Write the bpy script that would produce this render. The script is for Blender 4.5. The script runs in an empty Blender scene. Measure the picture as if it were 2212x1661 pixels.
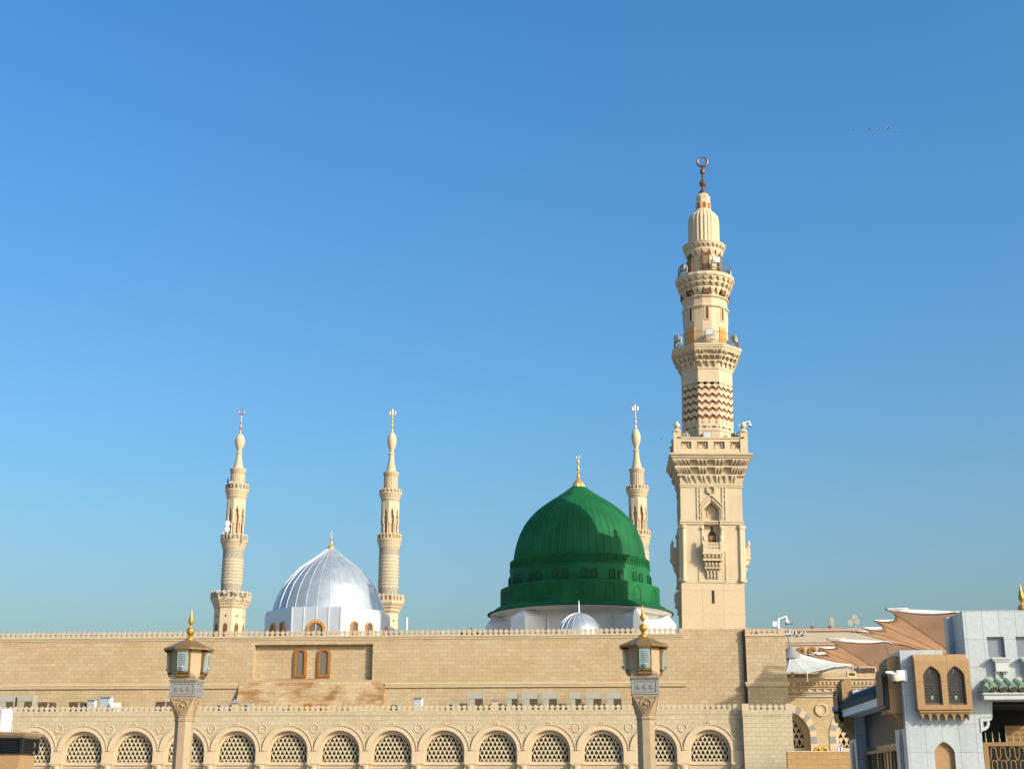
import bpy, math, random
from mathutils import Vector, Matrix
from mathutils.geometry import tessellate_polygon
random.seed(7)
R = math.radians
PI = math.pi
# ------------------------------------------------------------------ camera model
F, CX, CY = 2950.0, 1106.0, 830.5
TH, PSI = R(16.6), R(3.8)
EYE = 1.6
def P(px, py, Y):
    """point of the place at distance Y along the street axis seen in direction (px, py)"""
    u = (px-CX)/F; v = (CY-py)/F
    c, s = math.cos(TH), math.sin(TH)
    fy = c-v*s; up = s+v*c
    x = u*math.cos(PSI)-fy*math.sin(PSI); y = u*math.sin(PSI)+fy*math.cos(PSI)
    t = Y/y
    return Vector((x*t, Y, EYE+up*t))
FW = Vector((-math.sin(PSI)*math.cos(TH), math.cos(PSI)*math.cos(TH), math.sin(TH)))
def mpp(px, py, Y):
    return (P(px, py, Y)-Vector((0, 0, EYE))).dot(FW)/F
def ZZ(px, py, Y): return P(px, py, Y).z
def XX(px, py, Y): return P(px, py, Y).x

scene = bpy.context.scene
C = scene.collection

# ------------------------------------------------------------------ mesh builder
class MB:
    def __init__(s): s.v = []; s.f = []; s.mi = []; s.cur = 0
    def add(s, vs, fs):
        o = len(s.v); s.v += [tuple(v) for v in vs]
        for f in fs:
            s.f.append(tuple(i+o for i in f)); s.mi.append(s.cur)
    def box(s, x0, x1, y0, y1, z0, z1, T=None):
        vs = [(x0,y0,z0),(x1,y0,z0),(x1,y1,z0),(x0,y1,z0),(x0,y0,z1),(x1,y0,z1),(x1,y1,z1),(x0,y1,z1)]
        if T: vs = [T(*v) for v in vs]
        s.add(vs, [(0,3,2,1),(4,5,6,7),(0,1,5,4),(1,2,6,5),(2,3,7,6),(3,0,4,7)])
    def loft(s, rings, cap=True, close=True):
        n = len(rings[0]); vs = [p for r in rings for p in r]; fs = []
        for k in range(len(rings)-1):
            for i in range(n if close else n-1):
                j = (i+1) % n
                fs.append((k*n+i, k*n+j, (k+1)*n+j, (k+1)*n+i))
        if cap:
            fs.append(tuple(range(n-1, -1, -1))); fs.append(tuple((len(rings)-1)*n+i for i in range(n)))
        s.add(vs, fs)
    def lathe(s, prof, n=24, ap=False, c=(0,0,0), mod=None, cap=True, ph=None):
        """prof: (radius, z) bottom to top; ap: radius is the apothem of the n-gon, faces square to the axes"""
        k = 1/math.cos(PI/n) if ap else 1
        p0 = (PI/n if ap else 0) if ph is None else ph
        rings = []
        for (r, z) in prof:
            ring = []
            for i in range(n):
                a = p0+2*PI*i/n
                rr = r*k*(mod(a, z) if mod else 1)
                ring.append((c[0]+rr*math.cos(a), c[1]+rr*math.sin(a), c[2]+z))
            rings.append(ring)
        s.loft(rings, cap)
    def tube(s, pts, r, n=8, cap=True):
        """round bar along points; r number or list"""
        pts = [Vector(p) for p in pts]; rings = []; up = None
        for i, p in enumerate(pts):
            d = (pts[min(i+1, len(pts)-1)]-pts[max(i-1, 0)]).normalized()
            if up is None:
                up = Vector((0,0,1)) if abs(d.z) < .9 else Vector((1,0,0))
            a = d.cross(up).normalized(); b = a.cross(d).normalized(); up = b
            rr = r[i] if isinstance(r, (list, tuple)) else r
            rings.append([p+a*rr*math.cos(2*PI*j/n)+b*rr*math.sin(2*PI*j/n) for j in range(n)])
        s.loft(rings, cap)
    def ball(s, c, r, n=12, m=8, sz=1.0):
        s.lathe([(max(r*math.sin(PI*j/m), r*.02), -r*sz*math.cos(PI*j/m)) for j in range(m+1)], n, c=c)
    def slab(s, outer, holes, T, d0, d1, back=True):
        """flat plate with holes: 2D loops (a,b); T(a,b,d) gives the 3D point; front at depth d0, back at d1"""
        loops = [outer]+list(holes)
        tri = tessellate_polygon([[Vector((a, b, 0)) for a, b in l] for l in loops])
        flat = [p for l in loops for p in l]
        n = len(flat)
        vs = [T(a, b, d0) for a, b in flat]+[T(a, b, d1) for a, b in flat]
        fs = []
        for t in tri:
            (ax, ay), (bx, by), (cx, cy) = (flat[i] for i in t)
            if (bx-ax)*(cy-ay)-(by-ay)*(cx-ax) < 0: t = (t[0], t[2], t[1])
            fs.append(tuple(t))
            if back: fs.append((t[2]+n, t[1]+n, t[0]+n))
        o = 0
        for li, l in enumerate(loops):
            m = len(l)
            area = sum(l[i][0]*l[(i+1)%m][1]-l[(i+1)%m][0]*l[i][1] for i in range(m))
            fl = (area < 0) != (li > 0)
            for i in range(m):
                a, b = o+i, o+(i+1)%m
                fs.append((a, b, b+n, a+n) if fl else (b, a, a+n, b+n))
            o += m
        s.add(vs, fs)
    def zslab(s, pts, T, d0, d1):
        s.slab(pts, [], T, d0, d1)

def mk(name, mb, mats, parent=None, smooth=False, loc=(0,0,0)):
    me = bpy.data.meshes.new(name)
    me.from_pydata(mb.v, [], mb.f)
    if not isinstance(mats, (list, tuple)): mats = [mats]
    for m in mats: me.materials.append(m)
    if len(mats) > 1: me.polygons.foreach_set('material_index', mb.mi)
    if smooth:
        me.polygons.foreach_set('use_smooth', [True]*len(me.polygons))
        me.set_sharp_from_angle(angle=R(38))
    me.update()
    o = bpy.data.objects.new(name, me); C.objects.link(o)
    if parent: o.parent = parent
    o.location = loc
    return o
def tag(o, label=None, cat=None, group=None, kind=None):
    if label: o['label'] = label
    if cat: o['category'] = cat
    if group: o['group'] = group
    if kind: o['kind'] = kind
    return o
def thing(name, label, cat, group=None):
    o = bpy.data.objects.new(name, None); C.objects.link(o)
    o.empty_display_size = .3
    return tag(o, label, cat, group)
def settle(root, loc):
    """parts were modelled in world coordinates: move the root to the thing's base and keep them where they are"""
    loc = Vector(loc); root.location = loc; done = set()
    def go(o):
        for ch in o.children:
            if ch.type == 'MESH' and ch.data.name not in done:
                done.add(ch.data.name); ch.data.transform(Matrix.Translation(-loc))
            go(ch)
    bpy.context.view_layer.update()
    go(root)
def dup(root, loc, rotz=0, label=None):
    r = root.copy(); C.objects.link(r); r.location = loc; r.rotation_euler = (0, 0, rotz)
    if label: r['label'] = label
    for ch in root.children:
        c = ch.copy(); C.objects.link(c); c.parent = r
        for g in ch.children:
            d = g.copy(); C.objects.link(d); d.parent = c
    return r
def face(y0, sgn=1):
    """T for a wall facing -y: a=x, b=z, d=depth into the wall"""
    return lambda a, b, d: (a, y0+d*sgn, b)
def rface(ax, ay, hw, k, dz=0):
    """T for side k of a square/polygon tower: k is the rotation angle about the axis, 0 = facing -y"""
    ca, sa = math.cos(k), math.sin(k)
    def T(a, b, d):
        y = -(hw-d)
        return (ax+a*ca-y*sa, ay+a*sa+y*ca, b+dz)
    return T
def arc(cx, cz, r, a0, a1, n):
    return [(cx+r*math.cos(R(a0+(a1-a0)*i/n)), cz+r*math.sin(R(a0+(a1-a0)*i/n))) for i in range(n+1)]
def arch_loop(cx, hw, z0, zs, n=12, point=1.0):
    """arched opening: half width hw, bottom z0, springing zs; point>1 stretches it to a pointed crown"""
    pts = [(cx-hw, z0), (cx+hw, z0)]
    for i in range(n+1):
        t = PI*i/n
        x = hw*math.cos(t); z = hw*math.sin(t)
        if point > 1: z = hw*point*(1-abs(x/hw)**1.35)**(1/1.6)
        pts.append((cx+x, zs+z))
    return pts
def ring_y(mb, cx, y, cz, r, t, n=28, m=6, proud=1.0):
    rings = []
    for i in range(n):
        a = 2*PI*i/n
        rings.append([(cx+(r+t*math.cos(2*PI*j/m))*math.cos(a), y-t*proud*math.sin(2*PI*j/m), cz+(r+t*math.cos(2*PI*j/m))*math.sin(a)) for j in range(m)])
    mb.loft(rings+[rings[0]], cap=False)

# ------------------------------------------------------------------ materials
def _mat(name):
    m = bpy.data.materials.new(name); m.use_nodes = True
    nt = m.node_tree; b = nt.nodes['Principled BSDF']
    return m, nt, b
def N(nt, t, **kw):
    n = nt.nodes.new(t)
    for k, v in kw.items():
        if k in n.inputs: n.inputs[k].default_value = v
        else: setattr(n, k, v)
    return n
def mixc(nt, fac, a, b, mode='MIX'):
    n = nt.nodes.new('ShaderNodeMix'); n.data_type = 'RGBA'; n.blend_type = mode
    for i, v in ((0, fac), (6, a), (7, b)):
        if hasattr(v, 'is_linked'): nt.links.new(v, n.inputs[i])
        elif i == 0: n.inputs[0].default_value = v
        else: n.inputs[i].default_value = (*v, 1)
    return n.outputs[2]
KEEP = ('green', 'dark', 'glass', 'black', 'gild', 'bird', 'blue', 'bronze', 'shaded', 'roof tile', 'paving', 'teal', 'varnish', 'door wood', 'copper', 'grille')
def tone(name, col):
    k = (1, 1, 1) if any(q in name for q in KEEP) else (.8, .8, .8) if any(q in name for q in ('silver', 'rendered', 'cladding', 'seam', 'reflector', 'plastic')) else (.76, .76, .76) if 'marble' in name else (.62, .655, .70)
    return tuple(c*q for c, q in zip(col, k))
def plain(name, col, rough=.7, metal=0., var=.06, nscale=1.2, bump=.0, spec=.3, grime=0.):
    m, nt, b = _mat(name); col = tone(name, col)
    tc = N(nt, 'ShaderNodeTexCoord')
    nz = N(nt, 'ShaderNodeTexNoise', Scale=nscale, Detail=6.0, Roughness=.6)
    nt.links.new(tc.outputs['Object'], nz.inputs['Vector'])
    rp = N(nt, 'ShaderNodeMapRange'); nt.links.new(nz.outputs['Fac'], rp.inputs[0])
    rp.inputs[1].default_value = .35; rp.inputs[2].default_value = .65
    lo = [c*(1-var) for c in col]; hi = [min(1, c*(1+var)) for c in col]
    col_out = mixc(nt, rp.outputs[0], lo, hi)
    if grime > 0:
        mp = N(nt, 'ShaderNodeMapping'); mp.inputs['Scale'].default_value = (1, 1, .18)
        nt.links.new(tc.outputs['Object'], mp.inputs[0])
        n2 = N(nt, 'ShaderNodeTexNoise', Scale=2.2, Detail=5.0)
        nt.links.new(mp.outputs[0], n2.inputs['Vector'])
        r2 = N(nt, 'ShaderNodeMapRange'); nt.links.new(n2.outputs['Fac'], r2.inputs[0])
        r2.inputs[1].default_value = .5; r2.inputs[2].default_value = .75; r2.inputs[4].default_value = grime
        col_out = mixc(nt, r2.outputs[0], col_out, (.5, .42, .32), 'MULTIPLY')
    nt.links.new(col_out, b.inputs['Base Color'])
    b.inputs['Roughness'].default_value = rough; b.inputs['Metallic'].default_value = metal
    b.inputs['Specular IOR Level'].default_value = spec
    if bump:
        n3 = N(nt, 'ShaderNodeTexNoise', Scale=nscale*9, Detail=4.0)
        nt.links.new(tc.outputs['Object'], n3.inputs['Vector'])
        bp = N(nt, 'ShaderNodeBump', Strength=bump, Distance=.02)
        nt.links.new(n3.outputs['Fac'], bp.inputs['Height']); nt.links.new(bp.outputs[0], b.inputs['Normal'])
    return m
def brick(name, c1, c2, mortar, bw, bh, ms=.012, off=.5, rough=.8, stain=.0, stain_col=(.62,.5,.36), spec=.25, stain_scale=.35, bump=.35, shift=(0,0)):
    m, nt, b = _mat(name); c1, c2, mortar = tone(name, c1), tone(name, c2), tone(name, mortar)
    tc = N(nt, 'ShaderNodeTexCoord'); ge = N(nt, 'ShaderNodeNewGeometry')
    sp = N(nt, 'ShaderNodeSeparateXYZ'); sn = N(nt, 'ShaderNodeSeparateXYZ')
    nt.links.new(tc.outputs['Object'], sp.inputs[0]); nt.links.new(ge.outputs['True Normal'], sn.inputs[0])
    ab = N(nt, 'ShaderNodeMath', operation='ABSOLUTE'); nt.links.new(sn.outputs[0], ab.inputs[0])
    gt = N(nt, 'ShaderNodeMath', operation='GREATER_THAN'); gt.inputs[1].default_value = .71
    nt.links.new(ab.outputs[0], gt.inputs[0])
    mx = N(nt, 'ShaderNodeMix', data_type='FLOAT')
    nt.links.new(gt.outputs[0], mx.inputs[0]); nt.links.new(sp.outputs[0], mx.inputs[2]); nt.links.new(sp.outputs[1], mx.inputs[3])
    cb = N(nt, 'ShaderNodeCombineXYZ'); nt.links.new(mx.outputs[0], cb.inputs[0]); nt.links.new(sp.outputs[2], cb.inputs[1])
    mp = N(nt, 'ShaderNodeMapping'); mp.inputs['Location'].default_value = (500*bw+shift[0], 500*bh+shift[1], 0)
    nt.links.new(cb.outputs[0], mp.inputs[0])
    br = N(nt, 'ShaderNodeTexBrick', offset=off)
    br.inputs['Scale'].default_value = 1; br.inputs['Brick Width'].default_value = bw; br.inputs['Row Height'].default_value = bh
    br.inputs['Mortar Size'].default_value = ms; br.inputs['Mortar Smooth'].default_value = .2
    br.inputs['Color1'].default_value = (*c1, 1); br.inputs['Color2'].default_value = (*c2, 1); br.inputs['Mortar'].default_value = (*mortar, 1)
    nt.links.new(mp.outputs[0], br.inputs['Vector'])
    out = br.outputs['Color']
    nz = N(nt, 'ShaderNodeTexNoise', Scale=7.0, Detail=6.0); nt.links.new(tc.outputs['Object'], nz.inputs['Vector'])
    rr = N(nt, 'ShaderNodeMapRange'); nt.links.new(nz.outputs['Fac'], rr.inputs[0])
    rr.inputs[1].default_value = .3; rr.inputs[2].default_value = .7; rr.inputs[3].default_value = .9; rr.inputs[4].default_value = 1.06
    cc = N(nt, 'ShaderNodeCombineColor')
    for i in range(3): nt.links.new(rr.outputs[0], cc.inputs[i])
    out = mixc(nt, 1.0, out, cc.outputs[0], 'MULTIPLY')
    if stain:
        m2 = N(nt, 'ShaderNodeMapping'); m2.inputs['Scale'].default_value = (1, 1, 2.2)
        nt.links.new(tc.outputs['Object'], m2.inputs[0])
        ns = N(nt, 'ShaderNodeTexNoise', Scale=stain_scale, Detail=7.0, Roughness=.62); nt.links.new(m2.outputs[0], ns.inputs['Vector'])
        r2 = N(nt, 'ShaderNodeMapRange'); nt.links.new(ns.outputs['Fac'], r2.inputs[0])
        r2.inputs[1].default_value = .45; r2.inputs[2].default_value = .6; r2.inputs[4].default_value = stain
        out = mixc(nt, r2.outputs[0], out, stain_col, 'MULTIPLY')
    m3 = N(nt, 'ShaderNodeMapping'); m3.inputs['Scale'].default_value = (1, 1, .12)
    nt.links.new(tc.outputs['Object'], m3.inputs[0])
    n4 = N(nt, 'ShaderNodeTexNoise', Scale=1.6, Detail=6.0, Roughness=.6); nt.links.new(m3.outputs[0], n4.inputs['Vector'])
    r4 = N(nt, 'ShaderNodeMapRange'); nt.links.new(n4.outputs['Fac'], r4.inputs[0])
    r4.inputs[1].default_value = .5; r4.inputs[2].default_value = .72; r4.inputs[4].default_value = .35 if stain else .12
    out = mixc(nt, r4.outputs[0], out, (.78, .70, .60), 'MULTIPLY')
    nt.links.new(out, b.inputs['Base Color'])
    b.inputs['Roughness'].default_value = rough; b.inputs['Specular IOR Level'].default_value = spec
    if bump:
        bp = N(nt, 'ShaderNodeBump', Strength=bump, Distance=.01); bp.invert = True
        nt.links.new(br.outputs['Fac'], bp.inputs['Height']); nt.links.new(bp.outputs[0], b.inputs['Normal'])
    return m
def fabric(name, col, trans, seams=0):
    m, nt, b = _mat(name)
    out = nt.nodes['Material Output']
    tc = N(nt, 'ShaderNodeTexCoord')
    col_out = None
    nz = N(nt, 'ShaderNodeTexNoise', Scale=.35, Detail=4.0); nt.links.new(tc.outputs['Object'], nz.inputs['Vector'])
    rr = N(nt, 'ShaderNodeMapRange'); nt.links.new(nz.outputs['Fac'], rr.inputs[0]); rr.inputs[1].default_value = .35; rr.inputs[2].default_value = .65
    col_out = mixc(nt, rr.outputs[0], [c*.86 for c in col], col)
    if seams:   # welded seams between the strips of cloth, fanning out from the column
        sp = N(nt, 'ShaderNodeSeparateXYZ'); nt.links.new(tc.outputs['Object'], sp.inputs[0])
        at = N(nt, 'ShaderNodeMath', operation='ARCTAN2'); nt.links.new(sp.outputs[1], at.inputs[0]); nt.links.new(sp.outputs[0], at.inputs[1])
        mu = N(nt, 'ShaderNodeMath', operation='MULTIPLY'); mu.inputs[1].default_value = seams/(2*PI); nt.links.new(at.outputs[0], mu.inputs[0])
        fr = N(nt, 'ShaderNodeMath', operation='FRACT'); nt.links.new(mu.outputs[0], fr.inputs[0])
        lt = N(nt, 'ShaderNodeMath', operation='LESS_THAN'); lt.inputs[1].default_value = .09; nt.links.new(fr.outputs[0], lt.inputs[0])
        col_out = mixc(nt, lt.outputs[0], col_out, [c*.84 for c in col])
    d = N(nt, 'ShaderNodeBsdfDiffuse'); t = N(nt, 'ShaderNodeBsdfTranslucent'); mx = N(nt, 'ShaderNodeMixShader')
    nt.links.new(col_out, d.inputs[0]); nt.links.new(col_out, t.inputs[0])
    mx.inputs[0].default_value = trans
    nt.links.new(d.outputs[0], mx.inputs[1]); nt.links.new(t.outputs[0], mx.inputs[2]); nt.links.new(mx.outputs[0], out.inputs[0])
    nt.nodes.remove(b)
    return m

M = {}
M['hall'] = brick('hall stone', (.605,.44,.24), (.69,.52,.305), (.43,.295,.15), .57, .283, .012, stain=.22, stain_col=(.80,.60,.38))
M['apron'] = brick('stained hall stone', (.575,.405,.21), (.67,.495,.28), (.43,.28,.13), .57, .283, .011, stain=.95, stain_col=(.60,.40,.24), stain_scale=.5)
M['arcade'] = brick('arcade stone', (.635,.505,.31), (.705,.57,.365), (.45,.335,.18), .50, .285, .012, stain=.22, stain_col=(.85,.72,.5))
M['pier'] = brick('arcade pier stone', (.65,.52,.32), (.71,.575,.37), (.45,.335,.18), .55, .285, .014)
M['trim'] = plain('carved limestone', (.76,.565,.345), .75, var=.06, nscale=1.5, bump=.15)
M['merlon'] = plain('merlon limestone', (.68,.50,.31), .8, var=.08, nscale=2.0, bump=.2, grime=.2)
M['merlon2'] = plain('pale merlon limestone', (.70,.555,.35), .8, var=.06, nscale=2.0, bump=.2, grime=.15)
M['min'] = plain('minaret limestone', (.79,.605,.37), .75, var=.06, nscale=.8, bump=.12, grime=.22)
M['minj'] = brick('minaret ashlar', (.81,.60,.355), (.84,.63,.38), (.55,.41,.22), 1.55, 1.72, .012, off=0, bump=.2, shift=(.78,.35))
M['minpink'] = plain('minaret rose limestone', (.78,.535,.335), .75, var=.05, nscale=.8, bump=.12)
M['minred'] = plain('brown-red stone inlay', (.34,.125,.07), .8, var=.1)
M['far'] = plain('far minaret stone', (.76,.575,.36), .8, var=.05, nscale=.2)
M['farpink'] = plain('far minaret rose stone', (.74,.52,.34), .8, var=.05, nscale=.2)
M['fargrey'] = plain('far minaret grey stone', (.42,.37,.27), .8, var=.05, nscale=.2)
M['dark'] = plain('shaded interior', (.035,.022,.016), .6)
M['darkglass'] = plain('dark window glass', (.02,.02,.022), .12, spec=.6)
M['goldwood'] = plain('varnished golden wood', (.46,.20,.05), .45, var=.15, nscale=3)
M['wood'] = plain('varnished wood', (.29,.115,.018), .45, var=.18, nscale=3)
M['doorwood'] = plain('orange door wood', (.58,.25,.06), .5, var=.12, nscale=3)
M['wingrey'] = plain('window lattice glass', (.13,.115,.085), .35, var=.2, nscale=12, spec=.5)
M['green'] = plain('dome green paint', (.007,.104,.032), .7, var=.30, nscale=.35, spec=.2, bump=.1, grime=.35)
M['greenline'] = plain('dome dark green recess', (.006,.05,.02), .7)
M['gold'] = plain('gilded metal', (.48,.26,.04), .42, metal=.65, var=.12, nscale=4)
M['brightgold'] = plain('polished gilded metal', (.85,.50,.16), .35, metal=.75, var=.1, nscale=4)
M['bronze'] = plain('dark bronze', (.16,.095,.07), .45, metal=.6, var=.1)
M['copper'] = plain('copper gilded finial', (.55,.29,.16), .4, metal=.8, var=.1)
M['silver'] = plain('silver dome sheet', (.53,.585,.61), .47, metal=.58, var=.12, nscale=1.2)
M['silverseam'] = plain('standing seam metal', (.72,.74,.75), .4, metal=.3, var=.03)
M['whitepaint'] = plain('white rendered wall', (.90,.91,.88), .6, var=.03, spec=.4)
M['metalwall'] = plain('white metal cladding', (.74,.79,.82), .48, metal=.7, var=.03)
M['equip'] = plain('painted metal housing', (.50,.46,.35), .5, var=.05)
M['white'] = plain('white plastic', (.82,.83,.82), .4, var=.03)
M['grille'] = plain('brown grille', (.10,.07,.045), .6, var=.25, nscale=14)
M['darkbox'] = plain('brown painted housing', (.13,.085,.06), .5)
M['black'] = plain('black painted metal', (.012,.013,.015), .4)
M['rail'] = plain('brown green railing', (.14,.11,.06), .5)
M['keybrown'] = plain('brown shaded opening', (.12,.055,.02), .7)
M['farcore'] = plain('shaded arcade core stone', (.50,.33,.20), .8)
M['lampstone'] = plain('lamp post stone', (.52,.37,.215), .7, var=.07, nscale=3, bump=.15)
M['lampstone2'] = plain('lamp post ochre stone', (.56,.39,.21), .75, var=.1, nscale=5, bump=.2)
M['lampgrey'] = plain('grey carved stone', (.34,.32,.29), .7, var=.08, nscale=5)
M['lampbronze'] = plain('aged bronze roof', (.25,.155,.06), .45, metal=.45, var=.2, nscale=4)
M['lampglass'] = plain('ribbed lamp glass', (.24,.32,.31), .1, var=.1, spec=.8)
M['reflector'] = plain('lamp reflector', (.45,.52,.52), .3, metal=.7)
M['marble'] = brick('white marble slabs', (.45,.51,.535), (.51,.56,.58), (.22,.24,.255), .58, .97, .008, off=0, rough=.35, spec=.5, stain=.12, stain_col=(.85,.88,.9), bump=.1, stain_scale=.9)
M['marbletrim'] = plain('white marble trim', (.56,.58,.565), .4, var=.04)
M['tealtile'] = brick('teal wall tiles', (.02,.04,.045), (.028,.05,.055), (.02,.03,.03), .5, 1.0, .01, off=0, rough=.5, bump=0)
M['tan'] = brick('tan granite', (.49,.285,.125), (.52,.305,.135), (.26,.13,.05), 1.35, 1.1, .008, off=0, rough=.7, bump=.1, shift=(.3,.2))
M['tanwall'] = brick('orange sandstone wall', (.56,.325,.13), (.61,.36,.15), (.38,.2,.075), .66, .30, .012)
M['tile'] = plain('green glazed roof tile', (.20,.28,.19), .35, var=.15, nscale=3, spec=.5)
M['tileshade'] = plain('dark glazed roof tile', (.03,.055,.055), .6, var=.15, nscale=3)  # the green roof tile with the porch shade put into its colour
M['umb'] = fabric('tan umbrella cloth', (.88,.65,.46), .60, seams=96)
M['umbwhite'] = fabric('white umbrella edging', (.96,.93,.84), .85)
M['tent'] = fabric('white tent membrane', (.60,.63,.59), .25)
M['voussgrey'] = plain('grey arch stone', (.36,.34,.30), .8, var=.08, nscale=3)
M['yellow'] = plain('yellow plastic', (.62,.36,.02), .5)
M['ground'] = brick('plaza paving', (.50,.49,.46), (.56,.54,.5), (.38,.36,.33), 1.2, 1.2, .012, off=0, rough=.35, bump=0)
M['farwall'] = brick('distant pale stone', (.62,.50,.36), (.65,.53,.38), (.54,.43,.31), 1.8, .9, .02, bump=0)
M['farband'] = plain('rose stone band', (.62,.39,.26), .8)
M['farpane'] = plain('brown arched window', (.36,.2,.09), .6)
M['lattice'] = plain('carved window lattice', (.74,.60,.37), .75, var=.03)
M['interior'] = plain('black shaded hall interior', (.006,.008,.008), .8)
M['bird'] = plain('bird feathers', (.11,.18,.27), .8)  # blue-grey: distance haze is mixed into the feather colour
M['housing'] = plain('bronze lamp frame', (.24,.14,.045), .4, metal=.5, var=.15, nscale=4)
M['gatebronze'] = plain('bronze gate', (.26,.16,.07), .45, metal=.5, var=.1)
M['blueglass'] = plain('grey window glass', (.16,.19,.24), .15, var=.15, nscale=.8, spec=.7)
M['hglass'] = plain('leaded lantern glass', (.014,.018,.014), .3, var=.6, nscale=7, spec=.8)

# ------------------------------------------------------------------ light, sky, camera
SA, SE = R(53), R(25.3)
sd = Vector((math.sin(SA)*math.cos(SE), -math.cos(SA)*math.cos(SE), math.sin(SE)))
sl = bpy.data.lights.new('sun', 'SUN'); sl.energy = 3.3; sl.angle = R(.53); sl.color = (1, .92, .77)
so = bpy.data.objects.new('sun', sl); C.objects.link(so); so.rotation_euler = sd.to_track_quat('Z', 'Y').to_euler()
so.location = (0, -20, 60)
w = bpy.data.worlds.new('World'); scene.world = w; w.use_nodes = True
nt = w.node_tree; bg = nt.nodes['Background']
sky = nt.nodes.new('ShaderNodeTexSky'); sky.sky_type = 'NISHITA'; sky.sun_disc = False
sky.sun_elevation = SE; sky.sun_rotation = math.atan2(sd.x, sd.y)
sky.altitude = 0; sky.air_density = 1.4; sky.dust_density = 5.0; sky.ozone_density = 5.0
hs = nt.nodes.new('ShaderNodeHueSaturation'); hs.inputs['Saturation'].default_value = 1.3; hs.inputs['Hue'].default_value = .5
nt.links.new(sky.outputs[0], hs.inputs['Color']); nt.links.new(hs.outputs[0], bg.inputs[0]); bg.inputs[1].default_value = .145
cam = bpy.data.cameras.new('camera'); co = bpy.data.objects.new('camera', cam); C.objects.link(co)
cam.sensor_width = 36; cam.lens = F/2212*36; cam.clip_start = .5; cam.clip_end = 5000
co.location = (0, 0, EYE); co.rotation_euler = (PI/2+TH, 0, PSI)
scene.camera = co
scene.view_settings.view_transform = 'Standard'; scene.view_settings.look = 'None'
scene.view_settings.gamma = 1; scene.view_settings.exposure = .66
scene.cycles.max_bounces = 6

g = MB(); g.box(-1500, 1500, -300, 2500, -.5, 0)
tag(mk('ground', g, M['ground']), 'pale paved plaza in front of the mosque', kind='structure')
# ================================================================== arcade wall and upper hall
YA, YB = 95.0, 100.5
RX0 = XX(128, 1573.4, YA); RX1 = XX(1590, 1573.4, YA); BAY = (RX1-RX0)/13
def merlons(mb, x0, x1, z0, h, pitch, y0, th, both=True):
    n = max(1, round((x1-x0)/pitch)); p = (x1-x0)/n
    prof = [(.48,0),(.38,.07),(.22,.17),(.19,.28),(.30,.40),(.45,.52),(.46,.62),(.30,.78),(.12,.90),(0,1.0)]
    for i in range(n):
        c = x0+(i+.5)*p
        r = [(c+a*p, z0+b*h) for a, b in prof]; l = [(c-a*p, z0+b*h) for a, b in reversed(prof[:-1])]
        mb.slab(r+l, [], face(y0), 0, th)

# ---- the arcade
arcade = thing('arcade_wall', 'long low arcade wall of pale stone blocks with latticed arches along its front', 'wall')
za_top = ZZ(700, 1543.5, YA)       # foot of the parapet
z_mer0 = ZZ(700, 1535.0, YA); z_mer1 = ZZ(700, 1522.8, YA)
xa0 = XX(-90, 1573, YA); xa1 = XX(1606, 1573, YA)
zc = ZZ(513, 1623, YA); zcap = ZZ(513, 1650, YA); zbot = 1.6
RO = BAY/2; RI = RO*43/55.5
centres = [RX0+(i+.5)*BAY for i in range(-2, 13)]
m = MB()
for i, cx in enumerate(centres):
    l = max(cx-RO, xa0) if i else xa0; r = cx+RO
    if i == len(centres)-1: r = cx+RO
    op = [(cx-RI, zbot), (cx+RI, zbot)]+arc(cx, zc, RI, 0, 180, 20)
    m.slab([(l, 0), (r, 0), (r, z_mer0), (l, z_mer0)], [op], face(YA), 0, .55)
lx = centres[-1]+RO
m.box(lx, xa1, YA, YA+.55, 0, z_mer0)
mk('wall', m, M['arcade'], arcade)
m = MB(); m.box(xa0, xa1+.3, YA+.55, YB, z_mer0-.75, z_mer0-.6); mk('roof', m, M['arcade'], arcade)
m = MB(); m.box(xa0, xa1-.05, YA-.03, YA+.2, za_top-.01, za_top+.025)
mk('string_line', m, M['trim'], arcade)
m = MB(); merlons(m, xa0, XX(1583, 1530, YA), z_mer0, z_mer1-z_mer0, .375, YA+.0, .16); mk('parapet', m, M['merlon2'], arcade)
m = MB()
xe = XX(1583, 1530, YA); m.box(xe, xe+.28, YA-.06, YA+.3, z_mer0-.3, z_mer1-.02); mk('parapet_post', m, M['merlon2'], arcade)
# one arch of each kind, then copies that share its mesh
RL = RO*38.3/55.5; zl = ZZ(513, 1627, YA); zlb = ZZ(513, 1644.9, YA)
band = MB()
outer = arc(0, zc, RO-.02, 2, 178, 28); inner = list(reversed(arc(0, zc, RO-.08, 2, 178, 28)))
band.slab(outer+inner, [], face(YA), -.13, .02)
outer = arc(0, zc, RO-.08, 2, 178, 24); inner = list(reversed(arc(0, zc, RI+.0, 0, 180, 24)))
band.slab(outer+inner, [], face(YA), -.07, .02)
ring_y(band, 0, YA-.06, ZZ(513, 1565.5, YA), .105, .045, 16)
fr = MB()
o_ = [(-RI, zlb-.4), (RI, zlb-.4)]+arc(0, zc, RI, 0, 180, 20)
h_ = [(-RL, zlb), (RL, zlb)]+arc(0, zl, RL, 0, 180, 20)
fr.slab(o_, [h_], face(YA), .30, .46)
fr.box(-RI, RI, YA+.2, YA+.3, zlb-.22, zlb-.1)
fr.box(-RI, RI, YA+.34, YA+.5, 0, zlb-.4)
lat = MB()
cw, chh = RL*2/8.4, .56
def inside(x, z, k=1.0):
    return z > zlb-.001 and abs(x) < RL*k and (z < zl or x*x+(z-zl)**2 < (RL*k)**2)
sl_ = chh/cw
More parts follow.
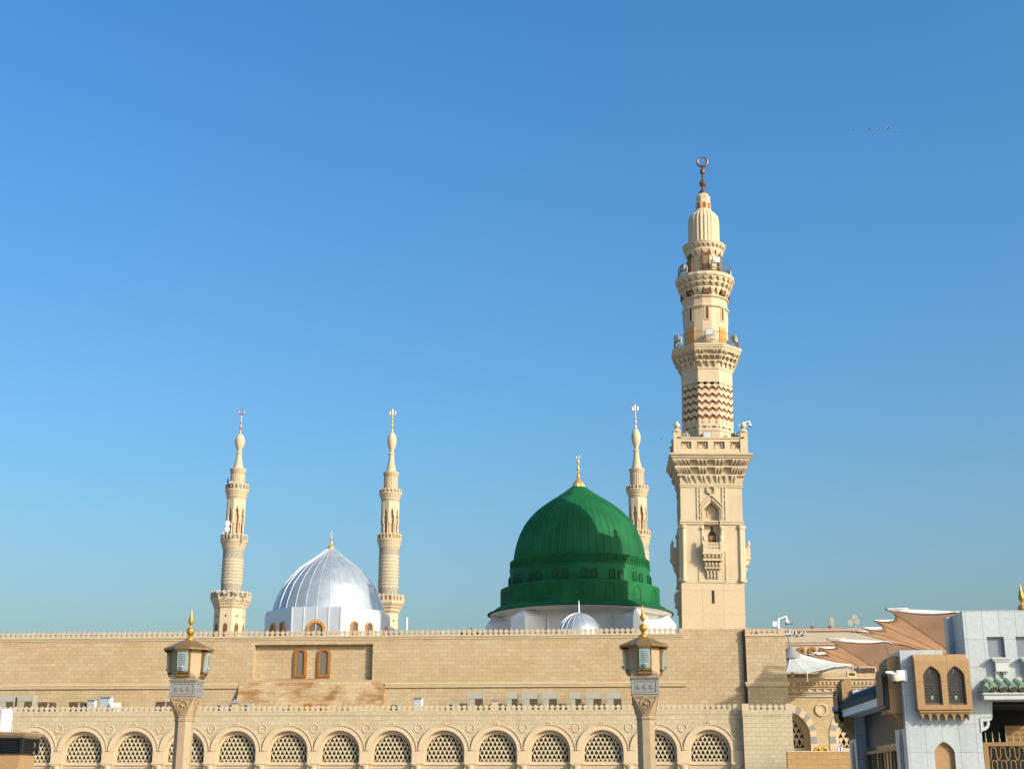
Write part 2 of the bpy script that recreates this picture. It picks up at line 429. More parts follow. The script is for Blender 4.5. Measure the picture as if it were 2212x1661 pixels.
def bar(x0, z0, sg):
    pts = []
    for i in range(0, 161):
        t = i/160*4.2
        x = x0+sg*t; z = z0+t*sl_
        if inside(x, z, .995): pts.append((x, z))
    if len(pts) > 3:
        (ax, az), (bx, bz) = pts[0], pts[-1]
        L = math.hypot(bx-ax, bz-az); nx, nz = -(bz-az)/L*.026, (bx-ax)/L*.026
        q = [(ax-nx, az-nz), (bx-nx, bz-nz), (bx+nx, bz+nz), (ax+nx, az+nz)]
        lat.slab(q, [], face(YA), .36+(.004 if sg > 0 else 0), .43)
for k in range(-14, 15):
    bar(k*cw, zlb-.02, 1); bar(k*cw, zlb-.02, -1)
for row in range(0, 12):
    for k in range(-6, 7):
        x = (k+(.5 if row % 2 else 0))*cw; zb = zlb-.02-chh/2+(row+1)*chh/2   # lower corner of a diamond
        pl = [(x, zb), (x+cw*.27, zb+chh*.27), (x+cw*.12, zb+chh*.32), (x, zb+chh*.44), (x-cw*.12, zb+chh*.32), (x-cw*.27, zb+chh*.27)]
        if all(inside(a, b+.02, .99) for a, b in pl): lat.slab(pl, [], face(YA), .375, .42)
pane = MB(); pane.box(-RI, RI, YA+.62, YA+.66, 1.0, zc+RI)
col = MB()
hp = RO-RI
col.box(-hp, hp, YA-.07, YA-.0, zcap+.09, zc+.02)
col.box(-hp-.05, hp+.05, YA-.16, YA+.3, zcap, zcap+.09)
col.box(-hp*.85, hp*.85, YA-.12, YA+.3, zcap-.09, zcap-.001)
col.lathe([(.27, 0), (.27, zcap-.42), (.31, zcap-.40), (.31, zcap-.36), (.28, zcap-.34), (.33, zcap-.09)], 20, c=(0, YA+.16, 0))
rd = MB(); ring_y(rd, 0, YA-.015, ZZ(568, 1573.4, YA), .262, .034, 32, 8)
protos = None
for i, cx in enumerate(centres):
    if protos is None:
        a = mk('arch_moulding', band, M['trim'], arcade, smooth=False); f_ = mk('arch_window', fr, M['trim'], arcade)
        l = mk('window_lattice', lat, M['lattice'], f_); p = mk('window_pane', pane, M['dark'], f_)
        c_ = mk('column', col, M['trim'], arcade, smooth=True); r_ = mk('roundel', rd, M['trim'], arcade, smooth=True)
        protos = (a, f_, l, p, c_, r_)
        objs = protos
    else:
        objs = [o.copy() for o in protos]
        for o in objs: C.objects.link(o)
        objs[2].parent = objs[1]; objs[3].parent = objs[1]
    objs[0].location.x = cx; objs[1].location.x = cx; objs[4].location.x = cx+RO; objs[5].location.x = cx+RO
    for k in (0, 1, 4, 5): objs[k].parent = arcade

# ---- lower buttress closing the arcade on the right
lb = thing('corner_pier', 'square pale stone pier with small crenellations closing the arcade on the right', 'pier')
YP = YA-.6
bx0 = XX(1607, 1600, YP); bx1 = XX(1714, 1600, YP)
zt0 = ZZ(1660, 1534, YP); zt1 = ZZ(1660, 1520.5, YP)
m = MB(); m.box(bx0, bx1, YP, YB-.3, 0, zt0); mk('wall', m, M['pier'], lb)
m = MB(); zl_ = ZZ(1660, 1545.5, YP); m.box(bx0-.04, bx1+.04, YP-.04, YB-.4, zl_, zt0+.02); mk('coping', m, M['pier'], lb)
m = MB(); merlons(m, bx0+.45, bx1-.42, zt0+.02, zt1-zt0, .38, YP, .2)
m.box(bx0-.03, bx0+.448, YP-.02, YP+.3, zt0+.02, zt1+.04); m.box(bx1-.418, bx1+.03, YP-.02, YP+.3, zt0+.02, zt1+.04)
mk('parapet', m, M['merlon2'], lb)
settle(lb, ((bx0+bx1)/2, YP+2, 0))

# ---- the upper hall
hall = thing('prayer_hall', 'long sand coloured hall of stone blocks rising behind the arcade', 'building')
hx0 = XX(-120, 1400, YB); hx1 = XX(1476, 1400, YB); hx2 = XX(1640, 1400, YB)
zco0 = ZZ(735, 1381.2, YB); zco1 = ZZ(735, 1373.5, YB); zm1 = ZZ(735, 1360.5, YB)
ztw = ZZ(1540, 1357.5, YB)
rx0 = XX(548.4, 1430, YB); rx1 = XX(804.5, 1430, YB); rz1 = ZZ(676, 1391.5, YB); rz0 = ZZ(676, 1468.5, YB)
m = MB()
m.slab([(hx0, 0), (hx1, 0), (hx1, zco0), (hx0, zco0)], [[(rx0, rz0), (rx1, rz0), (rx1, rz1), (rx0, rz1)]], face(YB), 0, 1.0)
m.box(hx0, hx1, YB+1.0, YB+40, 0, zco0-.3)
mk('wall', m, M['hall'], hall)
m = MB(); m.box(rx0-.05, rx1+.05, YB+.45, YB+.6, rz0-.3, rz1+.1); mk('recessed_panel', m, M['hall'], hall)
m = MB(); m.box(hx1, hx2, YB+.05, YB+6, 0, ztw); mk('tower_wall', m, M['hall'], hall)
# sloping apron under the two windows
ax0 = XX(516, 1500, YB); ax1 = XX(831, 1500, YB); az1 = ZZ(676, 1473.5, YB); az0 = ZZ(676, 1560, YB)
m = MB()
yo = YB-1.05
m.add([(ax0, YB-.03, az1), (ax1, YB-.03, az1), (ax1, yo, az0), (ax0, yo, az0), (ax0, YB+.01, az1), (ax1, YB+.01, az1), (ax1, YB+.01, az0), (ax0, YB+.01, az0)],
      [(3,2,1,0),(0,1,5,4),(0,4,7,3),(1,2,6,5),(2,3,7,6)])
m.add([(rx0+.02, YB-.031, az1), (rx1-.02, YB-.031, az1), (rx1-.02, YB+.46, rz0+.13), (rx0+.02, YB+.46, rz0+.13), (rx0+.02, YB-.031, az1-.2), (rx1-.02, YB-.031, az1-.2), (rx1-.02, YB+.46, az1-.2), (rx0+.02, YB+.46, az1-.2)],
      [(0,1,2,3),(0,4,5,1),(1,5,6,2),(0,3,7,4)])
mk('sloping_apron', m, M['apron'], hall)
m = MB()
for z0, z1, d in ((zco0, zco0+.10, .05), (zco0+.10, zco1-.08, .09), (zco1-.08, zco1+.01, .14)):
    m.box(hx0, hx1-.02, YB-d, YB+.5, z0+.001, z1)
mk('cornice', m, M['trim'], hall)
m = MB(); merlons(m, hx0, XX(1466, 1368, YB), zco1+.011, zm1-zco1, .386, YB-.02, .16)
mk('parapet', m, M['merlon'], hall)
m = MB(); px_ = XX(1467, 1368, YB); m.box(px_, hx1+.04, YB-.16, YB+.5, zco1+.012, ztw+.02); mk('parapet_post', m, M['merlon'], hall)
zs0 = ZZ(1200, 1483, YB); zs1 = ZZ(1200, 1473.3, YB); hS = zs1-zs0
for a, b in ((hx0, XX(520, 1478, YB)), (XX(832, 1478, YB), XX(1489, 1478, YB))):
    m = MB()
    for z0, z1, d in ((0, .34, .12), (.345, .64, .15), (.645, 1.0, .19)):
        e = d*.9
        m.box(a, b-.30+e*.9 if b > 0 else b-.30+e, YB-d, YB+.04, zs0+z0*hS, zs0+z1*hS)
    mk('string_course', m, M['trim'], hall)
for cxp in (648.6, 699.7):
    cx = XX(cxp, 1430, YB+.4); k = mpp(cxp, 1430, YB+.4)
    zt = ZZ(cxp, 1398.5, YB+.4); zb = ZZ(cxp, 1462.5, YB+.4); ow = 14.6*k; iw = 8.8*k
    m = MB(); m.slab(arch_loop(cx, ow, zb, zt-ow*1.02, 14), [arch_loop(cx, iw, zb+.16, zt-ow*1.02, 14)], face(YB), .33, .47)
    m.slab(arch_loop(cx, ow*.82, zb+.06, zt-ow*1.02, 14), [arch_loop(cx, iw, zb+.16, zt-ow*1.02, 14)], face(YB), .30, .33)
    wf = mk('arched_window', m, M['wood'], hall)
    m = MB(); m.slab(arch_loop(cx, iw+.03, zb+.1, zt-ow*1.02, 14), [], face(YB), .40, .43); mk('window_pane', m, M['wingrey'], wf)
# top of an arched wooden window that peeps over the arcade
m = MB(); cx = XX(665.6, 1520, yo+.25); zt = ZZ(665.6, 1518.5, yo+.1)
m.slab([p for p in arc(cx, zt-.62, .62, 0, 180, 14)]+[p for p in reversed(arc(cx, zt-.62, .45, 0, 180, 14))], [], face(yo-.1), 0, .5)
m.slab(arc(cx, zt-.62, .45, 0, 180, 14), [], face(yo-.06), 0, .5)
for s in (-1, 1):
    m.box(cx+s*1.28-.05, cx+s*1.28+.05, yo-.1, yo+.6, zt-.7, zt-.1, None)
mk('wooden_arch', m, M['wood'], hall)
settle(hall, (0, YB+15, 0))

# ---- upper buttress beside the minaret
ub = thing('hall_buttress', 'projecting stone buttress with crenellated top between minaret and colonnade', 'buttress')
YU = YB-.34
ux0 = XX(1612, 1420, YU); ux1 = XX(1698, 1420, YU)
u0 = ZZ(1655, 1373.5, YU); u1 = ZZ(1655, 1357, YU)
m = MB(); m.box(ux0, ux1, YU, YB+5.5, 0, u0); mk('wall', m, M['hall'], ub)
m = MB(); m.box(ux0-.02, ux1+.02, YU-.07, YB+5, u0+.001, u0+.14); mk('cornice', m, M['trim'], ub)
m = MB(); merlons(m, ux0+.42, ux1-.5, u0+.141, u1-u0-.14, .37, YU, .2)
m.box(ux0, ux0+.419, YU-.03, YU+.35, u0+.141, u1+.03); m.box(ux1-.499, ux1, YU-.03, YU+.35, u0+.141, u1+.03)
mk('parapet', m, M['merlon'], ub)
m = MB(); zb0 = ZZ(1655, 1482, YU); zb1 = ZZ(1655, 1472.8, YU); h = zb1-zb0
for a, b, d in ((0, .34, .10), (.345, .64, .13), (.645, 1, .17)):
    m.box(ux0-d, ux1+d, YU-d, YB+4, zb0+a*h, zb0+b*h)
mk('string_course', m, M['trim'], ub)
m = MB(); m.box(ux0-.16, ux0-.02, YB-.12, YB+.04, ZZ(1608, 1518, YB), ZZ(1608, 1365, YB)); mk('dark_strip', m, M['darkbox'], ub)  # dark strip added to fill out the dark edge left of the buttress
settle(ub, ((ux0+ux1)/2, YB+2, 0))
# ================================================================== muqarnas and railing helpers
def muq(mb, N_, tiers, inset=.12, fat=.46):
    """stalactite corbelling. N_ = number of sides (0 = round); tiers: (z0, r0, z1, r1, count per side or around)"""
    for (z0, r0, z1, r1, cnt) in tiers:
        h = z1-z0
        ns = N_ if N_ else 40
        mb.lathe([(r0*.985, z0-.01), (r0, z0+h*.3), (r0+(r1-r0)*.12, z1-h*.16)], ns, ap=bool(N_))
        mb.lathe([(r1*.985, z1-h*.17), (r1, z1-h*.15), (r1, z1)], ns, ap=bool(N_))
        lv = [(1-.16, 1.0, fat), (.72, .97, fat*.96), (.50, .72, fat*.74), (.28, .42, fat*.42), (.08, .14, fat*.30), (0, .03, fat*.12)]
        for s in range(N_ if N_ else cnt):
            ang = 2*PI*s/(N_ if N_ else cnt)
            for q in (range(cnt) if N_ and isinstance(cnt, int) else (cnt if N_ else range(1))):
                rings = []
                for (t, rr, wf) in lv:
                    r = r0+(r1-r0)*rr; z = z0+h*t
                    if N_:
                        half = r*math.tan(PI/N_)
                        if isinstance(q, int): pc = 2*half/cnt; a = -half+pc*(q+.5)
                        else: pc = 2*half*q[1]; a = half*q[0]
                    else:
                        pc = 2*PI*r/cnt; a = 0
                    w_ = pc*wf
                    T = rface(0, 0, r, ang)
                    rings.append([T(a-w_, z, 0), T(a+w_, z, 0), T(a+w_, z, max(.12, r-r0*.9)), T(a-w_, z, max(.12, r-r0*.9))])
                mb.loft(rings[::-1])
def railing(mb, N_, r, z0, z1, n, rb=.010, th=.024):
    pts = []
    if N_:
        k = 1/math.cos(PI/N_)
        for i in range(N_+1):
            a = PI/N_+2*PI*i/N_; pts.append((r*k*math.cos(a), r*k*math.sin(a)))
    else:
        pts = [(r*math.cos(2*PI*i/32), r*math.sin(2*PI*i/32)) for i in range(33)]
    for a, b in zip(pts, pts[1:]):
        mb.tube([(a[0], a[1], z1), (b[0], b[1], z1)], th, 6)
        mb.tube([(a[0], a[1], z0+.12), (b[0], b[1], z0+.12)], th*.6, 5)
        L = math.hypot(a[0]-b[0], a[1]-b[1]); k = max(1, round(L/n))
        for i in range(k):
            t = i/k; x = a[0]+(b[0]-a[0])*t; y = a[1]+(b[1]-a[1])*t
            mb.tube([(x, y, z0), (x, y, z1)], rb*(2 if i == 0 else 1), 4)
def crescent(mb, cz, r, t, c=(0, 0), n=26, gap=16):
    pts = []; rs = []
    for i in range(n+1):
        a = R(90+gap+(360-2*gap)*i/n)
        pts.append((c[0]+r*math.cos(a), c[1], cz+r*math.sin(a))); rs.append(t*(.42+.58*math.sin(PI*i/n)))
    mb.tube(pts, rs, 8)
def zigzag(mb, T, a0, a1, z, teeth, amp, th, d0, d1, seg=1):
    """one zigzag band of height th centred on z between a0 and a1 (teeth whole periods)"""
    n = teeth*2*seg; up = []; dn = []
    for i in range(n+1):
        a = a0+(a1-a0)*i/n; ph = (i/seg) % 2; tri = ph if ph <= 1 else 2-ph
        zz = z+amp*(tri-.5)
        up.append((a, zz+th/2)); dn.append((a, zz-th/2))
    for i in range(n):
        q = [dn[i], dn[i+1], up[i+1], up[i]]
        vs = [T(*p, d0) for p in q]+[T(*p, d1) for p in q]
        fs = [(0,1,2,3), (0,4,5,1), (3,2,6,7)]
        if i == 0: fs.append((0,3,7,4))
        if i == n-1: fs.append((1,5,6,2))
        mb.add(vs, fs)
def keyhole(cx, hw, z0, zs, zt):
    return [(cx-hw, z0), (cx+hw, z0), (cx+hw, zs), (cx+hw*.75, zs+(zt-zs)*.22), (cx+hw*.28, zs+(zt-zs)*.42), (cx+hw*.25, zs+(zt-zs)*.72),
            (cx+hw*.36, zs+(zt-zs)*.84), (cx, zt), (cx-hw*.36, zs+(zt-zs)*.84), (cx-hw*.25, zs+(zt-zs)*.72), (cx-hw*.28, zs+(zt-zs)*.42), (cx-hw*.75, zs+(zt-zs)*.22), (cx-hw, zs)]

# ================================================================== the great minaret beside the green dome
HW = 2.28
YM = YB+.12+HW
mz0 = ztw-.3
mX = XX(1541.5, 1350, YB+.12) ; mX = mX
def mz(py):
    r = 2.8 if py >= 944 else 1.87 if py > 795.5 else 2.55 if py > 740.5 else 1.74 if py > 631.5 else 2.2 if py > 580 else 1.3 if py > 518.2 else .9 if py > 452 else .3 if py > 416 else 0
    return ZZ(1535, py, YM-r)-mz0
def mzf(py, dy=0): return ZZ(1535, py, YM-HW+dy)-mz0   # on the front face of the square tower
def mr(hw, py): return hw*mpp(1535, py, YM)
mn = thing('square_based_minaret', 'tallest minaret, square below and round above with brown-red zigzag bands, beside the green dome', 'minaret')
# square tower, each face with a tall pointed niche
m = MB()
zt_ = mzf(1047); nz1 = mzf(1083.5); nz2 = mzf(1100); nzb = mzf(1190)
nw = mr(16.5, 1130)
m.cur = 0
zj = mzf(1258)
for k in range(4):
    T = rface(0, 0, HW, k*PI/2)
    m.slab([(-HW+.004, zj), (HW-.004, zj), (HW-.004, zt_), (-HW+.004, zt_)], [[(-nw, nzb), (nw, nzb), (nw, nz2), (0, nz1), (-nw, nz2)]], T, 0, .5, back=False)
    m.slab([(-nw-.1, nzb-.1), (nw+.1, nzb-.1), (nw+.1, nz1+.1), (-nw-.1, nz1+.1)], [], T, .46, .52)
mk('square_tower', m, M['min'], mn)
m = MB(); m.box(-HW, HW, -HW, HW, -1.5, zj-.0); mk('tower_base', m, M['minj'], mn)
deco = MB()
for k in range(4):
    T = rface(0, 0, HW, k*PI/2)
    def B(x0, x1, z0, z1, d): deco.box(0, 1, 0, 1, 0, 1, lambda a, b, c: T(x0+(x1-x0)*a, z0+(z1-z0)*c, .03-b*(.03+d)))
    def L(pts, w_, d):
        for (a, b) in zip(pts, pts[1:]):
            ln = math.hypot(b[0]-a[0], b[1]-a[1]); nx, nz_ = -(b[1]-a[1])/ln*w_/2, (b[0]-a[0])/ln*w_/2
            deco.slab([(a[0]-nx, a[1]-nz_), (b[0]-nx, b[1]-nz_), (b[0]+nx, b[1]+nz_), (a[0]+nx, a[1]+nz_)], [], T, -d, .02)
    B(-HW-.05, HW+.05, mzf(1048.5), mzf(1045), .08); B(-HW-.04, HW+.04, mzf(1052.5), mzf(1049.5), .06)
    for s in (-1, 1):
        B(*sorted((s*nw*1.02, s*(HW+.05))), mzf(1127.5), mzf(1124), .07); B(*sorted((s*nw*1.02, s*(HW+.06))), mzf(1132.5), mzf(1129), .09)
        # frames beside the niche
        for q, x in enumerate((1.80, 1.42, 1.10)):
            x_ = s*x*nw*1.0
            if q < 2: L([(x_, mzf(1124)), (x_, mzf(1053))], .075, .07)
        B(*sorted((s*1.43*nw, s*1.79*nw)), mzf(1081), mzf(1077), .05); B(*sorted((s*1.43*nw, s*1.79*nw)), mzf(1070), mzf(1067), .05)
        B(*sorted((s*1.43*nw, s*1.79*nw)), mzf(1116), mzf(1112), .05)
        L([(s*1.22*nw, mzf(1124)), (s*1.22*nw, mzf(1097))], .06, .06)
        # pointed double ribs that cross over the niche
        top = (s*.02, mzf(1075)); 
        L([(s*1.24*nw, mzf(1097.5)), (s*.05*nw, mzf(1077.5))], .085, .10)
        L([(s*1.38*nw, mzf(1091)), (s*.05*nw, mzf(1069.5))], .075, .12)
        L([(s*.05*nw, mzf(1069.5)), (-s*.42*nw, mzf(1062))], .075, .12 if s > 0 else .10)
        # corner colonnettes and niche colonnettes
        x_ = s*(HW-.20)
        for rr, z0_, z1_ in ((.13, mzf(1252), mzf(1139)), (.2, mzf(1256), mzf(1250)), (.2, mzf(1141), mzf(1134))):
            c0 = T(x_, z0_, -.02); c1 = T(x_, z1_, -.02)
            deco.tube([c0, c1], rr, 10)
        x_ = s*(nw+.14)
        deco.tube([T(x_, mzf(1196), .02), T(x_, mzf(1140), .02)], .10, 10); deco.tube([T(x_, mzf(1143), .0), T(x_, mzf(1138), .0)], .16, 10)
    # loop on top of the crossing
    pts = [(nw*.50*math.cos(R(a)), mzf(1058)+.50*nw*math.sin(R(a))) for a in range(-50, 231, 20)]
    L(pts, .13, .15)
    # small arched slot in the niche and the sill between the two niche parts
    B(-nw, nw, mzf(1127), mzf(1124), -.34); B(-nw, nw, mzf(1131.5), mzf(1129.5), -.30)
    sl2 = arch_loop(0, .30, mzf(1113), mzf(1103), 8, 1.6); il = arch_loop(0, .22, mzf(1112), mzf(1103), 8, 1.5)
    deco.slab(sl2, [il], T, .40, .47)
    # panel under the balcony
    deco.slab([(-1.02, mzf(1258)), (1.02, mzf(1258)), (1.02, mzf(1190)), (-1.02, mzf(1190))], [[(-.94, mzf(1256.5)), (.94, mzf(1256.5)), (.94, mzf(1191)), (-.94, mzf(1191))]], T, -.05, .02)
    B(-HW-.01, HW+.01, mzf(1259), mzf(1257.5), .03)
mk('carved_frames', deco, M['min'], mn)
# doors behind the small balconies (each face), slit window
proto = None
for k in range(4):
    m = MB(); T = rface(0, 0, HW, 0)
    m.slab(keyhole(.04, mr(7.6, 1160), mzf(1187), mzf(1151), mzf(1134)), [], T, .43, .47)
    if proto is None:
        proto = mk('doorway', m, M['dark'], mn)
        m = MB(); hw_ = mr(6.6, 1170); m.box(.04-hw_, .04+hw_, -HW+.38, -HW+.43, mzf(1190), mzf(1167)); pd = mk('door_leaf', m, M['wood'], proto)
        m = MB(); m.box(.04-hw_*.9, .04+hw_*.9, -HW+.40, -HW+.43, mzf(1164), mzf(1154)); pt = mk('fanlight', m, M['farpane'], proto)
    else:
        d = proto.copy(); C.objects.link(d); d.parent = mn; d.rotation_euler.z = k*PI/2
        for q in (pd, pt):
            e = q.copy(); C.objects.link(e); e.parent = d
bal = MB()
T = rface(0, 0, HW, 0); bw = mr(20.3, 1200); bd = .66
zp0 = mzf(1193.5, -.6); zp1 = mzf(1188, -.6); zr = mzf(1171.5, -.6)
bal.box(-bw-.04, bw+.04, -HW-bd-.04, -HW, zp0-.12, zp0)
bal.box(-bw, bw, -HW-bd, -HW, zp0+.001, zp1)
for s in (-1, 1):
    x0, x1 = sorted((s*bw, s*(bw-.2)))
    bal.box(x0, x1, -HW-bd, -HW-bd+.2, zp1, zr+.12)
    bal.ball(((x0+x1)/2, -HW-bd+.1, zr+.30), .13, 10, 8, 1.35); bal.lathe([(.05, 0), (.01, .16)], 8, c=((x0+x1)/2, -HW-bd+.1, zr+.44))
    xw = s*(bw-.05); bal.box(xw-.04, xw+.04, -HW-bd+.2, -HW, zp1, zr)
hs = []
xn = 5
for i in range(xn):
    for j in range(2):
        cx = -bw+.2+(i+.5)*(2*bw-.4)/xn; cz = zp1+(zr-zp1)*(.3+.42*j); q = .07
        hs.append([(cx-q, cz), (cx, cz-q*1.1), (cx+q, cz), (cx, cz+q*1.1)])
bal.slab([(-bw+.2, zp1), (bw-.2, zp1), (bw-.2, zr), (-bw+.2, zr)], hs, lambda a, b, d: (a, -HW-bd+.04+d, b), 0, .07)
# corbels under it
zc1 = zp0-.12; tot = zc1-mzf(1250)
for lvl, (t0, t1, dep, wd, cnt) in enumerate(((.0, .34, .62, 1.0, 5), (.34, .66, .42, .86, 5), (.66, 1.0, .2, .7, 4))):
    z1_, z0_ = zc1-tot*t0, zc1-tot*t1; W = bw*wd
    bal.box(-W, W, -HW-dep*bd/.66+.12, -HW, z0_+(z1_-z0_)*.25, z1_-.001)
    for i in range(cnt):
        cx = -W+(i+.5)*2*W/cnt; q = W/cnt*.52
        r_ = []
        for (t, dd, ww) in ((1, dep+.04, 1), (.7, dep, .95), (.35, dep*.72, .7), (0, dep*.5, .4)):
            z = z0_+(z1_-z0_)*t-.0; r_.append([(cx-q*ww, -HW-dd, z), (cx+q*ww, -HW-dd, z), (cx+q*ww, -HW, z), (cx-q*ww, -HW, z)])
        bal.loft(r_[::-1])
bo = mk('balcony', bal, M['min'], mn)
for k in range(1, 4):
    d = bo.copy(); C.objects.link(d); d.parent = mn; d.rotation_euler.z = k*PI/2
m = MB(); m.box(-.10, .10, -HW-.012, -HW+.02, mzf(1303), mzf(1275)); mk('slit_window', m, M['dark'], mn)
# small corbelled box on the left face
m = MB()
for a, b, d in ((1275, 1290, .42), (1290, 1305, .36), (1305, 1320, .2), (1320, 1336, .1)):
    m.box(-HW-d, -HW, -.5, .5, mzf(b), mzf(a))
m.box(-HW-.3, -HW-.1, -.15, .15, mzf(1275), mzf(1270)); mk('side_corbel', m, M['min'], mn)

# flare and square terrace
za, zb = mzf(1044), mz(990)
rA, rB = HW+.02, mr(80.5, 990)
m = MB(); h = zb-za
GR = (-.69, -.23, .23, .69)
t3 = [(g+d, .042) for g in GR for d in (-.10, 0, .10)]+[(-.95, .05), (.95, .05)]
t2 = [(g+d, .040) for g in GR for d in (-.085, .0, .085)]+[(-.95, .05), (.95, .05)]
t1 = [(g+d, .040) for g in GR for d in (-.05, .05)]+[(-.46, .05), (0, .05), (.46, .05)]
muq(m, 4, [(za, rA, za+h*.36, rA+(rB-rA)*.34, t1), (za+h*.34, rA+(rB-rA)*.04, za+h*.70, rA+(rB-rA)*.72, t2), (za+h*.68, rA+(rB-rA)*.26, zb, rB, t3)])
mk('corbelled_flare', m, M['min'], mn)
m = MB(); m.lathe([(rB+.02, zb+.001), (rB+.10, zb+.06), (rB+.10, mz(984.5)), (rB+.22, mz(983.5)), (rB+.24, mz(980)), (rB-.02, mz(979)), (rB-.02, mz(977.5))], 4, ap=True)
mk('terrace_slab', m, M['min'], mn)
zter = mz(946.5); rT = mr(77.5, 960); zf = mz(977.6); zt = mz(946.5); zp = mz(938)
ter = MB()
for k in range(4):
    T = rface(0, 0, rT, k*PI/2)
    W = rT-.28; n = 4; pw = 2*W/n
    holes = []
    for i in range(n):
        cx = -W+(i+.5)*pw
        holes.append([(cx-pw*.34, zf+.33), (cx+pw*.34, zf+.33), (cx+pw*.34, zt-.22), (cx-pw*.34, zt-.22)])
    ter.slab([(-W, zf), (W, zf), (W, zt), (-W, zt)], holes, T, .06, .30)
    ter.slab([(-W-.02, zt-.001), (W+.02, zt-.001), (W+.02, zt+.10), (-W-.02, zt+.10)], [], T, .0, .34)
mk('parapet', ter, M['min'], mn)
pc0 = None
for k in range(4):
    T = rface(0, 0, rT, k*PI/2+PI/4)
    c = rT*math.sqrt(2)-.28*math.sqrt(2)
    ca, sa = math.cos(k*PI/2-PI/4), math.sin(k*PI/2-PI/4); x, y = c*ca, c*sa
    pp = MB()
    pp.box(x-.28, x+.28, y-.28, y+.28, zf+.001, zp)
    pp.lathe([(.39, zp), (.1, zp+.28), (.12, zp+.30), (.24, zp+.44), (.24, zp+.56), (.1, zp+.74), (.02, zp+.86)], 12, c=(x, y, 0))
    mk('corner_post', pp, M['min'], mn)
scr = MB(); T = rface(0, 0, rT, 0); W = rT-.28; pw = 2*W/4
ph = (zt-.22)-(zf+.33); pwid = pw*.68
hs = []
for j in range(8):
    a = 2*PI*j/8+PI/8; r0_, r1_ = .18, .34
    hs.append([(r0_*math.cos(a), r0_*math.sin(a)), ((r0_+r1_)/2*math.cos(a-.22), (r0_+r1_)/2*math.sin(a-.22)), (r1_*math.cos(a), r1_*math.sin(a)), ((r0_+r1_)/2*math.cos(a+.22), (r0_+r1_)/2*math.sin(a+.22))])
for sx in (-1, 1):
    for sz in (-1, 1):
        hs.append([(sx*pwid*.42, sz*ph*.42), (sx*pwid*.30, sz*ph*.42), (sx*pwid*.42, sz*ph*.28)])
scr.slab([(-pwid/2-.02, -ph/2-.02), (pwid/2+.02, -ph/2-.02), (pwid/2+.02, ph/2+.02), (-pwid/2-.02, ph/2+.02)], hs, lambda a, b, d: (a, d, b), 0, .06)
scr.box(-pwid/2, pwid/2, .12, .14, -ph/2, ph/2)
so_ = None
for k in range(4):
    T = rface(0, 0, rT, k*PI/2)
    for i in range(4):
        p = T(-W+(i+.5)*pw, (zf+.33+zt-.22)/2, .17)
        if so_ is None: so_ = mk('rosette_panel', scr, M['min'], mn); o = so_
        else: o = so_.copy(); C.objects.link(o); o.parent = mn
        o.location = p; o.rotation_euler.z = k*PI/2

# octagonal shaft with zigzag inlay
ro = mr(53.2, 870)
zs_ = mz(977.5); z26 = mz(927.5); z13 = mz(913.5); z826 = mz(826.5); z795 = mz(797)
m = MB(); m.lathe([(ro-.10, z26-.05), (ro-.10, z826+.05)], 8, ap=True); mk('inlay', m, M['minred'], mn)
m = MB(); m.lathe([(ro+.02, zs_), (ro+.02, z26-.12), (ro+.06, z26-.10), (ro+.06, z26)], 8, ap=True)
mk('shaft_foot', m, M['min'], mn)
m = MB(); m.lathe([(ro, z826), (ro, z795), (ro+.05, z795+.02), (ro+.05, z795+.12)], 8, ap=True)
mk('octagonal_shaft', m, M['min'], mn)
m = MB(); half = ro*math.tan(PI/8); per = (z826-z13)/5.6
for k in range(8):
    T = rface(0, 0, ro, k*PI/4)
    # pierced band at the foot
    hs = []
    for cx, w_, h_ in ((-.48*half, .16, .065), (.42*half, .16, .065), (-.03*half, .05, .06), (.92*half, .05, .06), (-.96*half+.02, .03, .06)):
        zc_ = z26+(z13-z26)*.42; hs.append([(cx-w_, zc_-h_), (cx+w_, zc_-h_), (cx+w_, zc_+h_), (cx-w_, zc_+h_)])
    for q in (-.66, 0, .66):
        hs.append([(q*half-.10, z13+.04), (q*half+.10, z13+.04), (q*half, z13+.17)])
    # outline whose top follows the lowest zigzag
    top = []
    for i in range(6, -1, -1):
        top.append((-half+2*half*i/6, z13+(.80 if i % 2 == 0 else .45)*per))
    m.slab([(-half, z26), (half, z26)]+top, hs, T, 0, .12)
    for j in range(5):
        z = z13+per*(1.42+j)*.985
        zigzag(m, T, -half, half, z, 3, -.34*per*.9 if 0 else -per*.36, per*.55, 0, .12)
    # teeth hanging from the plain band above
    for i in range(3):
        c0 = -half+2*half*(i+.0)/3; c1 = c0+2*half/3
    up = [(-half, z826)]
    for i in range(0, 7): up.append((-half+2*half*i/6, z826-(0.02 if i % 2 else per*.30)))
    up.append((half, z826+.05)); up.append((-half, z826+.05))
    m.slab(up[1:], [], T, 0, .12)
mk('zigzag_bands', m, M['min'], mn)
